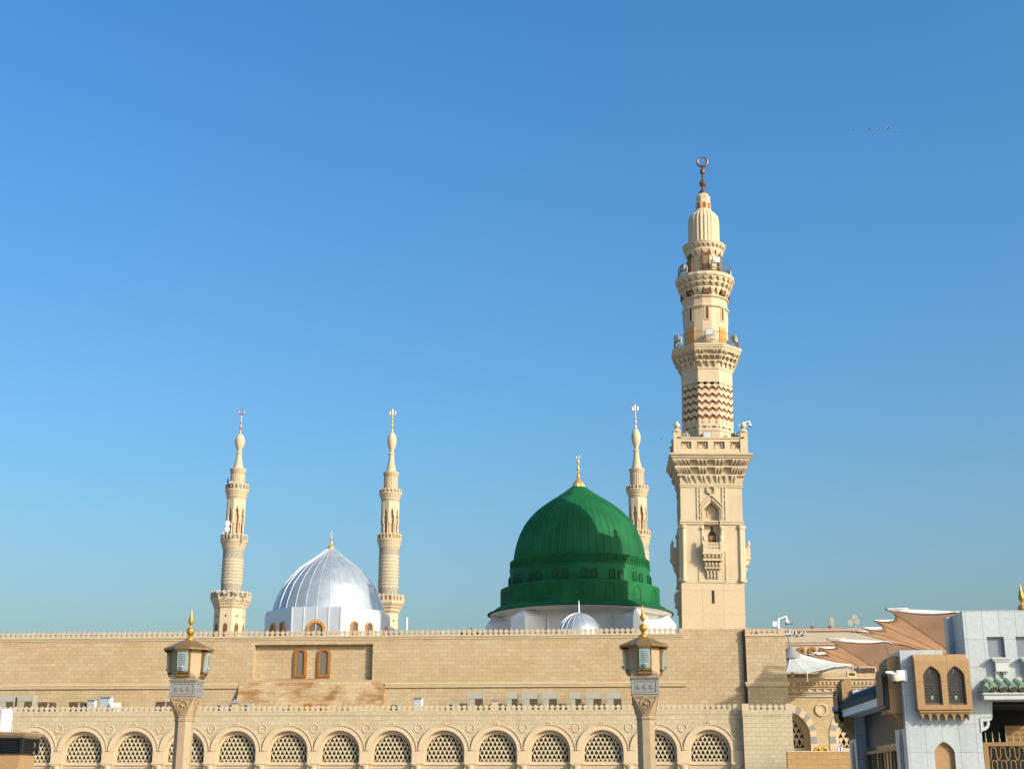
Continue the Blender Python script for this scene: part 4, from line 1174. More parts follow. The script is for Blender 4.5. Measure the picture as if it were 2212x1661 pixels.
m = MB(); m.lathe([(rD, ROOF-.5), (rD, zdt-.15), (rD-.06, zdt-.001), (rD-.6, zdt)], 8, ap=True); mk('drum', m, M['metalwall'], bd_)
m = MB(); half = rD*math.tan(PI/8)
for k in range(8):
    T = rface(0, 0, rD, k*PI/4)
    for i in range(5 if k % 2 == 0 else 0):
        a = -half+2*half*i/4*.999
        if i in (0, 4): a = max(-half+.03, min(half-.03, a))
        m.box(0, 1, 0, 1, 0, 1, lambda u, v, w_: T(a-.035+.07*u, ROOF-.5+(zdt-.02-ROOF+.5)*w_, .02-.08*v))
mk('drum_seams', m, M['silverseam'], bd_)
zw = zdt
for k in range(8):
    T = rface(0, 0, rD, k*PI/4)
    if k % 2 == 0:
        cxs = [(0.0, br_(132), br_(95), ZZ(688, b3_(1378), BY_-rD))]
    else:
        cxs = [(-half*.36, br_(50)/ .80, br_(32)/.80, ZZ(790, b3_(1400), BY_-rD*.7)), (half*.36, br_(50)/.80, br_(32)/.80, ZZ(790, b3_(1400), BY_-rD*.7))]
    for (cx, ow, iw, top) in cxs:
        zs_w = top-ow
        m = MB(); m.slab(arch_loop(cx, ow, zs_w-1.4, zs_w, 14), [arch_loop(cx, iw, zs_w-1.3, zs_w, 14)], T, -.10, .05)
        m.slab(arch_loop(cx, ow*.9, zs_w-1.38, zs_w, 14), [arch_loop(cx, iw, zs_w-1.3, zs_w, 14)], T, -.14, -.10)
        wf = mk('arched_window', m, M['goldwood'], bd_)
        m = MB(); m.slab(arch_loop(cx, iw+.03, zs_w-1.3, zs_w, 14), [], T, -.03, .05); mk('window_pane', m, M['wingrey'], wf)
m = MB()
m.lathe([(br_(52), bz(402)), (br_(54), bz(385)), (br_(44), bz(365)), (br_(24), bz(348)), (br_(18), bz(340)), (br_(20), bz(320)), (br_(14), bz(300)), (br_(20), bz(285)), (br_(9), bz(272)), (br_(14), bz(262)), (br_(8), bz(252)), (br_(5), bz(225))], 20)
crescent(m, bz(200), br_(20), br_(4), gap=8); m.tube([(0, 0, bz(180)), (0, 0, bz(160))], br_(3), 6)
mk('finial', m, M['brightgold'], bd_, smooth=True)
# little metal lean-to behind its right side
m = MB(); x0 = rD*.93; 
m.loft([[(x0, 1, ROOF-.5), (x0+1.6, 1, ROOF-.5), (x0+1.6, 4, ROOF-.5), (x0, 4, ROOF-.5)], [(x0, 1, zdt-.7), (x0+1.6, 1, zdt-1.6), (x0+1.6, 4, zdt-1.6), (x0, 4, zdt-.7)]])
for i in range(6): m.box(x0+.1+i*.28, x0+.14+i*.28, .94, 1.0, ROOF-.5, zdt-.8-.15*i)
mk('lean_to', m, M['metalwall'], bd_)
bd_.location = (XX(711, 1290, BY_), BY_, 0)
# ================================================================== street lamps
LY = 64.5
def lpx(y): return (2270+y/3.692)/1.736
LPX = 1391.5
lz_ = lambda y: ZZ(LPX, lpx(y), LY)
lk = mpp(LPX, 1400, LY)*.156
lamp = thing('street_lamp', 'right ornate stone lamp post with gilded spike, between green dome and great minaret', 'street lamp', 'ornate street lamps on the plaza')
def lr(c): return c*lk
m = MB()
m.lathe([(lr(118), 0), (lr(118), lz_(1580))], 8, ap=True)
m.lathe([(lr(128), lz_(1580)), (lr(132), lz_(1572)), (lr(124), lz_(1564)), (lr(132), lz_(1556)), (lr(124), lz_(1545)), (lr(116), lz_(1538))], 8, ap=True)
m.lathe([(lr(175), 0), (lr(175), 1.2), (lr(150), 1.4)], 8, ap=True)
mk('post', m, M['lampstone'], lamp)
m = MB()   # square to octagon capital
zt, zb = lz_(1262), lz_(1541); h1, h0 = lr(172), lr(118); k8 = math.tan(PI/8)
def ringq(hw, c, z): return [(hw, -c, z), (hw, c, z), (c, hw, z), (-c, hw, z), (-hw, c, z), (-hw, -c, z), (-c, -hw, z), (c, -hw, z)]
m.loft([ringq(h0, h0*k8, zb), ringq(h0+(h1-h0)*.6, h1*.62, zb+(zt-zb)*.55), ringq(h1, h1*.97, zt)])
mk('capital', m, M['lampstone2'], lamp)
m = MB()
for k in range(4):
    def Tl(a, b, d, k=k):
        t = (b-zb)/(zt-zb); hw = h0+(h1-h0)*(t if t > 1 else (t/.55*.6 if t < .55 else .6+(t-.55)/.45*.4)); ang = k*PI/2; y = -(hw-d); ca, sa = math.cos(ang), math.sin(ang)
        return (a*ca-y*sa, a*sa+y*ca, b)
    H = zt-zb
    def rib(pts, w_=.022, d=.035):
        for a, b in zip(pts, pts[1:]):
            ln = math.hypot(b[0]-a[0], b[1]-a[1]) or 1; nx, nz_ = -(b[1]-a[1])/ln*w_/2, (b[0]-a[0])/ln*w_/2
            q = [(a[0]-nx, a[1]-nz_), (b[0]-nx, b[1]-nz_), (b[0]+nx, b[1]+nz_), (a[0]+nx, a[1]+nz_)]
            m.slab(q, [], Tl, -d, .03)
    for s in (-1, 1):
        rib([(s*h1*.92, zb+H*.985), (s*h1*.62, zb+H*.6), (s*h1*.16, zb+H*.05)], .03, .04)
        rib([(0, zb+H*.9), (s*h1*.28, zb+H*.84), (s*h1*.42, zb+H*.70), (s*h1*.36, zb+H*.5), (s*h1*.16, zb+H*.25), (0, zb+H*.14)], .03, .045)
        rib([(0, zb+H*.8), (s*h1*.2, zb+H*.72), (s*h1*.16, zb+H*.55), (s*h1*.24, zb+H*.42), (s*h1*.06, zb+H*.3)], .02, .04)
        for i in range(7):
            x = h1*(.86-.11*i); rib([(s*x, zb+H*.97), (s*(x-.10*h1), zb+H*.97-h1*.14)], .016, .03)
        for i in range(6):
            z = zb+H*(.80-.10*i); x = h1*(.72-.09*i); rib([(s*x, z), (s*(x-.1*h1), z-h1*.10)], .016, .03)
    c = Tl(0, zb+H*.64, -.03); m.ball(c, .075, 12, 8)
    rib([(0, zb+H*.48), (0, zb+H*.16)], .03, .05)
mk('capital_carving', m, M['lampstone2'], lamp)
m = MB()
q = lr(188)-.003; m.box(-lr(176), lr(176), -lr(176), lr(176), lz_(1262)+.001, lz_(1240)); mk('lower_moulding', m, M['lampstone'], lamp)
m = MB(); z0, z1 = lz_(1238), lz_(1045)
for k in range(4):
    T = rface(0, 0, q, k*PI/2)
    m.slab([(-q+.004, z0), (q-.004, z0), (q-.004, z1), (-q+.004, z1)], [[(-lr(145), z0+.09), (lr(145), z0+.09), (lr(145), z1-.06), (-lr(145), z1-.06)]], T, 0, .06, back=False)
    m.slab([(-lr(140), z0+.11), (lr(140), z0+.11), (lr(140), z1-.08), (-lr(140), z1-.08)], [], T, .025, .09)
    for i in (-1, 0, 1):
        cx = i*lr(86); cz = (z0+z1)/2+.01
        st = []
        for j in range(16):
            a = 2*PI*j/16; rr = lr(34) if j % 2 == 0 else lr(15); st.append((cx+rr*math.cos(a), cz+rr*math.sin(a)))
        m.slab(st, [], T, -.012, .03)
    for i in range(9):
        a = -lr(172)+lr(344)*i/8
        m.loft([[T(a-lr(14), lz_(1040), .0), T(a+lr(14), lz_(1040), .0), T(a+lr(14), lz_(1040), .08), T(a-lr(14), lz_(1040), .08)][::1],
                [T(a-lr(18), lz_(1010), -.04), T(a+lr(18), lz_(1010), -.04), T(a+lr(18), lz_(1010), .08), T(a-lr(18), lz_(1010), .08)]])
m.box(-q+.05, q-.05, -q+.05, q-.05, z0, lz_(1010))
mk('frieze', m, M['lampgrey'], lamp)
m = MB()
m.box(-lr(196), lr(196), -lr(196), lr(196), lz_(1008)+.002, lz_(990))
h_ = lr(190)
m.loft([ringq(h_, h_*.98, lz_(990)+.001), ringq(lr(205), lr(175), lz_(955)), ringq(lr(208), lr(95), lz_(900)), ringq(lr(208), lr(95), lz_(575))])
for k in range(4):   # inset chamfer strips
    a = k*PI/2+PI/4
mk('lantern_core', m, M['lampstone'], lamp)
gu = None
fx0, fx1 = lr(95), lr(75)
T = rface(0, 0, 0, 0)
def side_profile(o, i_):
    """outer curve of a lamp housing: (distance from axis, row)"""
    return [(lr(325-o), lz_(590)), (lr(318-o), lz_(640)), (lr(296-o), lz_(700)), (lr(290-o), lz_(800)), (lr(280-o), lz_(880)), (lr(262-o), lz_(915)), (lr(240-o), lz_(945)), (lr(212), lz_(972))]
m = MB(); sp = side_profile(0, 0)
for s in (-1, 1):
    x0, x1 = sorted((s*fx0, s*fx1))
    outer = [(-d, z) for d, z in sp]; pts = outer+[(-lr(205), lz_(972)), (-lr(205), lz_(590))]
    inn = [(-d, z) for d, z in [(lr(300), lz_(612)), (lr(262), lz_(650)), (lr(246), lz_(700)), (lr(240), lz_(800)), (lr(236), lz_(885))]]
    vs = [(x0, y, z) for y, z in pts]+[(x1, y, z) for y, z in pts]
    m.slab(outer[:1]+[(-lr(300), lz_(600)), (-lr(268), lz_(640)), (-lr(252), lz_(690)), (-lr(246), lz_(800)), (-lr(240), lz_(905))]+outer[5:]+[(-lr(205), lz_(972)), (-lr(205), lz_(590))], [], lambda a, b, d: (x0+d*(x1-x0), a, b), 0, 1)
m.box(-fx0, fx0, -lr(322), -lr(204), lz_(608), lz_(585))
m.box(-fx0, fx0, -lr(262), -lr(204), lz_(915), lz_(895)); m.box(-fx0*1.02, fx0*1.02, -lr(245), -lr(204), lz_(958), lz_(930))
go_ = mk('lamp_housing', m, M['housing'], lamp)
m = MB(); rings = []
for d, z in [(lr(296), lz_(612)), (lr(294), lz_(650)), (lr(290), lz_(700)), (lr(284), lz_(800)), (lr(272), lz_(880)), (lr(262), lz_(893))]:
    rings.append([(-fx1*.98, -d, z), (0, -d-.02, z), (fx1*.98, -d, z), (fx1*.98, -lr(215), z), (-fx1*.98, -lr(215), z)])
m.loft(rings[::-1]); gg = mk('lamp_glass', m, M['lampglass'], go_)
m = MB()
for i in range(6):
    z = lz_(650+28*i); m.tube([(-fx1*.7, -lr(296)-.014, z), (0, -lr(296)-.030, z-.01), (fx1*.7, -lr(296)-.014, z)], .012, 6)
m.lathe([(.04, lz_(885)), (.08, lz_(866)), (.12, lz_(835)), (.12, lz_(830))], 14, c=(0, -lr(286), 0)); gr_ = mk('reflector', m, M['reflector'], go_)
for k in range(1, 4):
    o = go_.copy(); C.objects.link(o); o.parent = lamp; o.rotation_euler.z = k*PI/2
    for e in (gg, gr_):
        e = e.copy(); C.objects.link(e); e.parent = o
m = MB()
def rf8(c, f, z): return ringq(c, c*f, z)
m.loft([rf8(lr(335), .30, lz_(585)), rf8(lr(338), .30, lz_(560)), rf8(lr(225), .36, lz_(510)), rf8(lr(125), .414, lz_(462)), rf8(lr(108), .414, lz_(455))])
mk('roof', m, M['lampbronze'], lamp)
m = MB(); m.lathe([(lr(112), lz_(462)), (lr(102), lz_(450)), (lr(80), lz_(440)), (lr(66), lz_(428)), (lr(64), lz_(412)), (lr(46), lz_(402)), (lr(30), lz_(388)), (lr(24), lz_(374)), (lr(30), lz_(364))], 24)
cz = 306; pr_ = []
for j in range(1, 12):
    t = PI*j/12; pr_.append((lr(57*math.sin(t)), lz_(cz+57*math.cos(t))))
m.lathe(pr_, 24)
m.lathe([(lr(16), lz_(255)), (lr(10), lz_(236)), (lr(18), lz_(212)), (lr(30), lz_(198)), (lr(39), lz_(172)), (lr(36), lz_(150)), (lr(26), lz_(118)), (lr(15), lz_(70)), (lr(7), lz_(20)), (lr(1.5), lz_(-8))], 20)
mk('gilded_spike', m, M['gold'], lamp, smooth=True)
lamp.location = (XX(1390.5, 1400, LY), LY, 0)
ztip = lz_(-8)-EYE
for px, py, lab, bx in ((416, 1315, 'ornate stone lamp post with gilded spike standing in front of the left minaret', 409), (2203, 1260, 'lamp whose gilded spike alone shows above the white marble building', 2203)):
    y = ztip/(ZZ(px, py, 1.0)-EYE)
    dup(lamp, (XX(bx, 1400, y) if px < 2000 else XX(px, py, y), y, 0), 0, lab)

# ================================================================== floodlights, cameras, dishes on the minarets
fl = thing('floodlight', 'x', 'floodlight', 'floodlights on the minaret balconies')
m = MB()
m.loft([[(-.30,-.22,-.2),(.30,-.22,-.2),(.30,-.22,.24),(-.30,-.22,.24)], [(-.24,.16,-.14),(.24,.16,-.14),(.24,.16,.2),(-.24,.16,.2)]][::1])
m.box(-.32, .32, -.26, -.2, -.24, .28); mk('housing', m, M['lampgrey'], fl)
m = MB(); m.box(-.28, .28, -.275, -.262, -.2, .24); mk('lens', m, M['marbletrim'], fl)
m = MB()
for s in (-1, 1): m.box(s*.36-.02, s*.36+.02, -.05, .05, -.5, .05)
m.box(-.38, .38, -.06, .06, -.52, -.48); m.box(-.06, .06, -.06, .06, -.85, -.52); m.box(-.2, .2, -.15, .15, -.88, -.851); mk('yoke', m, M['equip'], fl)
R0 = Matrix.Rotation(R(1.25), 4, 'Y')
def at_min(x, y, z): return MM @ Vector((x, y, z))
spots = []
z1 = zb1+.88; a_ = mr(61, 735)
spots += [((-a_*.98, -.9, z1), R(-60), 'floodlight at the left end of the octagonal balcony of the great minaret'), ((.10, -a_*.98, z1+.05), 0, 'floodlight in the middle of the octagonal balcony between the two orange doors'),
          ((a_*.94, -.7, z1), R(60), 'floodlight at the right end of the octagonal balcony of the great minaret')]
z2 = zb2+.88; a2 = mr(49, 575)
spots += [((-a2*.9, -.7, z2-.1), R(-60), 'floodlight at the left of the round upper balcony of the great minaret'), ((.75, -a2*.93, z2+.15), R(10), 'big white-faced floodlight right of the keyhole door on the round upper balcony'),
          ((a2*.98, -.4, z2-.5), R(75), 'low floodlight at the right edge of the round upper balcony')]
z3 = zter+.30; a3 = rT-.6
spots += [((-a3*.86, -a3, z3), R(-35), 'floodlight beside the left ball post of the square terrace'), ((-.2, -a3*.9, z3+.1), 0, 'floodlight behind the middle of the square terrace parapet'),
          ((a3*.86, -a3*.9, z3+.05), R(50), 'dark floodlight beside the right ball post of the square terrace')]
for i, (p, rz, lab) in enumerate(spots):
    o = fl if i == 0 else dup(fl, (0,0,0))
    o.location = at_min(*p); o.rotation_euler = (0, 0, rz); o['label'] = lab
def dome_cam(name, lab, loc, arm, hgt, pole, sc=1., flip=1, mat='white', box=True, rz=0):
    t = thing(name, lab, 'camera', None)
    m = MB()
    if pole: m.tube([(0,0,0), (0,0,hgt)], .10*sc, 10)
    if box: m.box(-.42*sc, -.12*sc, -.1*sc, .1*sc, hgt*.55, hgt*.85)
    mk('pole', m, M[mat], t) if (pole or box) else None
    m = MB(); pts = [(0, 0, hgt)]+[(flip*arm*(.15+.85*math.sin(PI/2*i/6)) if i else 0, 0, hgt+.0*sc+.22*sc*math.sin(PI*i/6*.62)-.10*sc*(i/6)**3) for i in range(0, 7)][1:]+[(flip*arm, 0, hgt-.12*sc)]
    m.tube(pts, .06*sc, 8); mk('arm', m, M[mat], t, smooth=True)
    m = MB(); m.lathe([(.05*sc, .14*sc), (.15*sc, .1*sc), (.17*sc, -.02*sc), (.16*sc, -.08*sc)][::-1], 16, c=(flip*arm, 0, hgt-.22*sc)); mk('camera_housing', m, M[mat], t, smooth=True)
    m = MB(); m.ball((flip*arm, 0, hgt-.30*sc), .135*sc, 14, 8); mk('camera_dome', m, M['darkglass'], t, smooth=True)
    t.location = loc; t.rotation_euler.z = rz; return t
bz0 = ZZ(1681, 1357, YU+.25)
dome_cam('security_camera', 'white dome camera on a short pole atop the buttress right of the great minaret', (XX(1681, 1345, YU+.25), YU+.25, bz0-.5), .62, ZZ(1681, 1336, YU)-bz0+.5, True, .95)
p = at_min(rT*.9, -rT*.9, zp+.1)
dome_cam('security_camera', 'white dome camera on an arm beside the right ball post of the square terrace', tuple(p), .5, .62, True, .75)
# white drum dishes on the left far minaret
def fmin(px, y, Y, dx=0, dy=0): return Vector((XX(px, y, Y)+dx, Y+dy, ZZ(px, y, Y)))
for nm, px, y, lab in (('a', 491.5, 1131, 'upper of two white drum antennas on the left far minaret'), ('b', 490.5, 1143.5, 'lower of two white drum antennas on the left far minaret')):
    Yd = 352-3.0; k = mpp(px, y, Yd); t = thing('drum_antenna', lab, 'antenna', 'drum antennas on the left far minaret')
    r = 5.6*k
    m = MB(); n = 22; T = lambda a, z: (a)
    rings = [[(r*f*math.cos(2*PI*i/n), yy, r*f*1.15*math.sin(2*PI*i/n)) for i in range(n)] for f, yy in ((.9, -.38), (1, -.30), (1, .35), (.5, .45))]
    m.loft(rings[::-1]); mk('drum', m, M['white'], t, smooth=True)
    m = MB(); m.tube([(0, .4, -1.5), (0, .4, .8)], .12, 8); m.box(-.1, .1, .3, 2.0, -.1, .1); mk('mounting', m, M['equip'], t)
    t.location = fmin(px, y, Yd); t.rotation_euler.z = R(25)
for (px, y, Y, lab) in ((482.5, 1152, 348.5, 'small floodlight on the left rim of the middle balcony of the left minaret'), (500, 1155, 347.6, 'small floodlight at the front of the middle balcony of the left minaret'),
                        (530, 1158, 348.6, 'small floodlight at the right of the middle balcony of the left minaret'), (471.5, 1278, 347, 'small floodlight at the left of the lowest balcony of the left minaret'),
                        (486, 1280, 347, 'small floodlight left of the door on the lowest balcony of the left minaret'), (511, 1279, 347, 'small floodlight right of the door on the lowest balcony of the left minaret'),
                        (536, 1281, 348, 'small floodlight at the right end of the lowest balcony of the left minaret'), (501, 1042, 348.8, 'small floodlight at the front of the top balcony of the left minaret')):
    o = dup(fl, fmin(px, y, Y), 0, lab); o.scale = (1.25, 1.25, 1.25)
m = MB(); m.tube([(0,0,0), (0,0,2.0)], .2, 8); m.box(-.16, .16, -.16, .16, .3, 1.0); t = mk('rod_antenna', m, M['black']); t.location = fmin(491.5, 1050, 348.5); tag(t, 'thin dark rod antenna on the top balcony of the left far minaret', 'antenna')

# ================================================================== plant on the lower roof behind the arcade
RY = YB-1.6; rz_ = z_mer0-.6
def ac_cabinet(px0, px1, ytop, lab, depth=.7, narrow=False, first=[None]):
    y = RY; x0, x1 = XX(px0, 1515, y), XX(px1, 1515, y); w_ = x1-x0; h = ZZ(px0, ytop, y)-rz_
    if first[0] is None:
        t = thing('ac_cabinet', lab, 'air conditioner', 'tall air-conditioning cabinets behind the arcade parapet')
        m = MB(); W = 1.0; 
        m.box(0, W, 0, depth, 0, h); m.box(.02, W*.45, -.025, -.001, .02, h-.52); m.box(0, .035, -.05, 0, 0, h+.03); m.box(W-.04, W, -.05, 0, 0, h+.03); m.box(.036, W-.041, -.035, 0, h-.48, h)
        for i in range(3): m.box(.05, .17, -.06, -.03, h-.68-.22*i, h-.58-.22*i)
        mk('cabinet', m, M['equip'], t)
        m = MB(); m.box(W*.47, W-.05, -.02, -.001, .05, h-.5)
        for i in range(9): m.box(W*.48+i*.052, W*.48+i*.052+.015, -.035, -.02, .06, h-.51)
        mk('grille', m, M['grille'], t); first[0] = (t, h)
        o = t
    else:
        o = dup(first[0][0], (0,0,0), 0, lab)
    o.scale = (w_, 1, h/first[0][1]); o.location = (x0, y, rz_)
for a, b, yt, lab in ((1010, 1044.6, 1493.6, 'cream air-conditioning cabinet standing alone left of the small pink roof vent'), (1093.5, 1119.6, 1494, 'narrow cream air-conditioning cabinet just right of the pink roof vent'),
                      (1128, 1163, 1494, 'cream air-conditioning cabinet second to the right of the pink roof vent'), (1170.6, 1205, 1494, 'cream air-conditioning cabinet third to the right of the pink roof vent'),
                      (1231, 1257, 1494, 'narrow cream air-conditioning cabinet first of the group nearest the right lamp post'), (1266.4, 1300.8, 1494, 'cream air-conditioning cabinet in the middle of the group nearest the right lamp post'),
                      (1310, 1343.6, 1494, 'cream air-conditioning cabinet last of the row, closest to the right lamp post'), (-2, 31, 1501, 'cream air-conditioning cabinet cut by the left edge of the picture'),
                      (38, 71, 1500.5, 'cream air-conditioning cabinet second from the left edge beside a dark box')):
    ac_cabinet(a, b, yt, lab)
fb = [None]
for a, b, yt, lab in ((82.5, 112.8, 1515.8, 'dark brown roof fan box just right of the left air-conditioning cabinets'), (149, 178, 1518, 'dark brown roof fan box left of the two white cupboards'), (336, 362, 1517.5, 'dark brown roof fan box just left of the left lamp post')):
    y = RY-.6; x0, x1 = XX(a, 1520, y), XX(b, 1520, y); w_ = x1-x0; h = ZZ(a, yt, y)-rz_
    if fb[0] is None:
        t = thing('roof_fan', lab, 'fan box', 'dark fan boxes behind the arcade parapet'); fb[0] = t
        m = MB(); m.slab([(0, 0), (w_, 0), (w_, h-.05), (w_*.94, h-.01), (w_*.5, h), (w_*.06, h-.01), (0, h-.05)], [], face(0), 0, .8); mk('housing', m, M['darkbox'], t)
        m = MB(); m.box(w_*.66, w_*.78, -.02, 0, .05, h-.06); mk('panel', m, M['equip'], t)
        m = MB()
        for i in range(6): m.box(w_*.06, w_*.62, -.03, -.001, .12+i*.12, .16+i*.12)
        mk('louvres', m, M['black'], t)
        o = t
    else: o = dup(fb[0], (0,0,0), 0, lab)
    o.location = (x0, y, rz_)
def cupboard(a, b, yt, lab, first=[None]):
    y = RY-.5; x0, x1 = XX(a, 1515, y), XX(b, 1515, y); w_ = x1-x0; h = ZZ(a, yt, y)-rz_
    if first[0] is None:
        t = thing('electrical_cupboard', lab, 'cupboard', 'white electrical cupboards behind the arcade parapet')
        m = MB(); m.box(0, 1, 0, .4, 0, 1); mk('body', m, M['white'], t)
        m = MB(); m.box(.03, .88, -.03, -.001, .05, .94); m.box(.1, .78, -.05, -.031, .90, .93); mk('door', m, M['metalwall'], t)
        m = MB(); m.box(-.04, 1.04, -.1, .42, 1.001, 1.05); mk('cover', m, M['equip'], t); first[0] = t; o = t
        m = MB(); m.box(.05, .86, -.034, -.002, .945, .965); mk('shadow_gap', m, M['black'], t)
    else: o = dup(first[0], (0,0,0), 0, lab)
    o.location = (x0, y, rz_); o.scale = (w_, 1, h)
cupboard(189, 207, 1511.5, 'small white electrical cupboard left of the larger one on the arcade roof')
cupboard(215.6, 240, 1505.3, 'large white electrical cupboard beside the white loudspeakers')
cupboard(894.7, 912.5, 1507.2, 'white electrical cupboard standing under the string course right of the sloping apron')
t = thing('loudspeaker_cluster', 'pair of small white horn speakers on a post beside the large white cupboard', 'loudspeaker')
y = RY-.7; m = MB(); m.tube([(0,0,0), (0,0,1.0)], .04, 8); mk('post', m, M['white'], t)
for dx, dz, ang in ((-.12, 1.25, -50), (.22, 1.15, 30)):
    m = MB(); rings = []
    for f, d in ((.06, .22), (.1, .05), (.2, -.12), (.24, -.16)):
        rings.append([(dx+d*math.sin(R(ang))*1+f*math.cos(2*PI*i/12)*math.cos(R(ang)), d*math.cos(R(ang)), dz+f*math.sin(2*PI*i/12)) for i in range(12)])
    m.loft(rings); mk('horn', m, M['white'], t)
m = MB(); m.box(.05, .5, -.05, .3, .7, 1.4); mk('speaker_box', m, M['white'], t)
t.location = (XX(243, 1520, y), y, rz_)
cf = [None]
for a, b, yt, lab in ((462.5, 488, 1518.8, 'cream air-conditioner condenser just right of the left lamp post'), (520, 546, 1516.5, 'plain cream condenser right of the roof vent near the left lamp post'),
                      (841.5, 867, 1515, 'cream condenser with round fan just right of the sloping apron'), (964, 990, 1515, 'cream condenser with round fan left of the lone air-conditioning cabinet')):
    y = RY-.4; x0, x1 = XX(a, 1520, y), XX(b, 1520, y); w_ = x1-x0; h = ZZ(a, yt, y)-rz_
    if cf[0] is None:
        t = thing('condenser_unit', lab, 'air conditioner', 'small condensers behind the arcade parapet'); cf[0] = t
        m = MB(); hole = [(w_*.36+.3*math.cos(2*PI*i/20), h-.42+.3*math.sin(2*PI*i/20)) for i in range(20)]
        m.slab([(0, 0), (w_, 0), (w_, h), (0, h)], [hole], face(0), 0, .4); mk('body', m, M['equip'], t)
        m = MB(); m.box(w_*.36-.3, w_*.36+.3, .05, .08, h-.72, h-.12); mk('fan', m, M['grille'], t)
        m = MB(); m.box(w_*.75, w_*.82, -.01, 0, h-.4, h-.2); mk('badge', m, M['darkbox'], t); o = t
    else: o = dup(cf[0], (0,0,0), 0, lab)
    o.location = (x0, y, rz_)
vf = None
for px, yt, lab in ((507.6, 1508.5, 'small roof vent with pyramid cap right of the left lamp post'), (1069, 1502.8, 'small pink roof vent with pyramid cap between air-conditioning cabinets')):
    y = RY-.3; h = ZZ(px, yt, y)-rz_
    if vf is None:
        vf = thing('roof_vent', lab, 'vent', 'small roof vents with pyramid caps'); m = MB(); m.box(-.19, .19, -.19, .19, 0, 1.1); mk('shaft', m, M['minpink'], vf)
        m = MB(); m.lathe([(.27, 1.08), (.27, 1.12), (.04, 1.36), (.03, 1.42)], 4, ap=True); mk('cap', m, M['lampgrey'], vf); o = vf
    else: o = dup(vf, (0,0,0), 0, lab)
    o.location = (XX(px, 1520, y), y, rz_+h-1.42); 
    
# roof things that show through the upper crenellations
t = thing('roof_machine', 'dark machine seen between the upper crenellations left of the green dome', 'machine')
x = XX(1019, 1365, YB+6); z = ZZ(1019, 1369, YB+6)
m = MB(); m.box(-.95, .95, -.5, .5, -1.2, -.02); mk('body', m, M['black'], t)
m = MB()
for i, xx in enumerate((-.65, 0, .62)): m.lathe([(.25, -.02), (.2, .15), (.08, .25)], 10, c=(xx, 0, 0))
m.tube([(0, 0, .2), (0, 0, .42), (-.12, 0, .5)], .06, 6); mk('knobs', m, M['bronze'], t)
t.location = (x, YB+6, z)
m = MB(); m.tube([(0,0,-1.0), (0,0,.9)], .08, 10); m.tube([(0,0,.9), (0,0,1.0)], .1, 10); m.box(-.15, .15, -.15, .15, -1.02, -1.0)
t = mk('vent_pipe', m, M['white']); t.location = (XX(878.5, 1355, YB+5), YB+5, ZZ(878, 1362, YB+5)); tag(t, 'short white vent pipe standing on the hall roof right of the silver dome', 'pipe')

# ================================================================== birds
def bird_mesh(flap, sc=1):
    m = MB()
    m.lathe([(.01, -.22), (.035, -.14), (.045, 0), (.03, .1), (.022, .15), (.005, .19)], 8)
    m.v = [(z*sc, x*sc, y*sc*.9) for x, y, z in m.v]   # body along x
    for s in (-1, 1):
        pts = [(.06, 0, 0), (-.08, 0, 0), (-.10, s*.16, flap*.16), (-.16, s*.40, flap*.30), (-.04, s*.30, flap*.28), (.05, s*.14, flap*.13)]
        vs = [(x*sc, y*sc, z*sc+.008) for x, y, z in pts]+[(x*sc, y*sc, z*sc-.008) for x, y, z in pts]
        n = 6; m.add(vs, [tuple(range(n)), tuple(range(2*n-1, n-1, -1))]+[(i, i+n, (i+1) % n+n, (i+1) % n) for i in range(n)])
    m.add([(-.18*sc, 0, .01), (-.3*sc, .05*sc, 0), (-.3*sc, -.05*sc, 0), (-.18*sc, 0, -.01)], [(0,1,2), (3,2,1), (0,2,3), (0,3,1)])
    return m
nth = ['first', 'second', 'third', 'fourth', 'fifth', 'sixth', 'seventh', 'last']
bp = []
for i, (px, py, fl_, rz) in enumerate(((1843, 282, .5, 20), (1861.4, 281, .2, 10), (1879.4, 281, 1.0, -20), (1897, 281.5, .9, 15), (1916, 280.3, 1.3, 30), (1934.8, 284.2, .3, 0), (1953, 286, .3, -15), (1971, 286.6, .2, 10))):
    o = mk('bird', bird_mesh(fl_, 1.15), M['bird']); o.location = P(px, py, 180); o.rotation_euler = (R(35), R(-12 if i % 2 else 15), R(rz))
    tag(o, '%s bird from the left in the line high in the sky at right' % nth[i], 'bird', 'birds flying in a line')
o = mk('bird', bird_mesh(.8, .55), M['bird']); o.location = P(1427, 949.5, 120); o.rotation_euler = (R(20), 0, R(60)); tag(o, 'single small bird flying between the right far minaret and the great minaret', 'bird')
o = mk('bird', bird_mesh(1.0, .55), M['bird']); o.location = P(1706.5, 1348, 120); o.rotation_euler = (R(40), R(60), R(80)); tag(o, 'single dark bird flying just right of the buttress camera', 'bird')
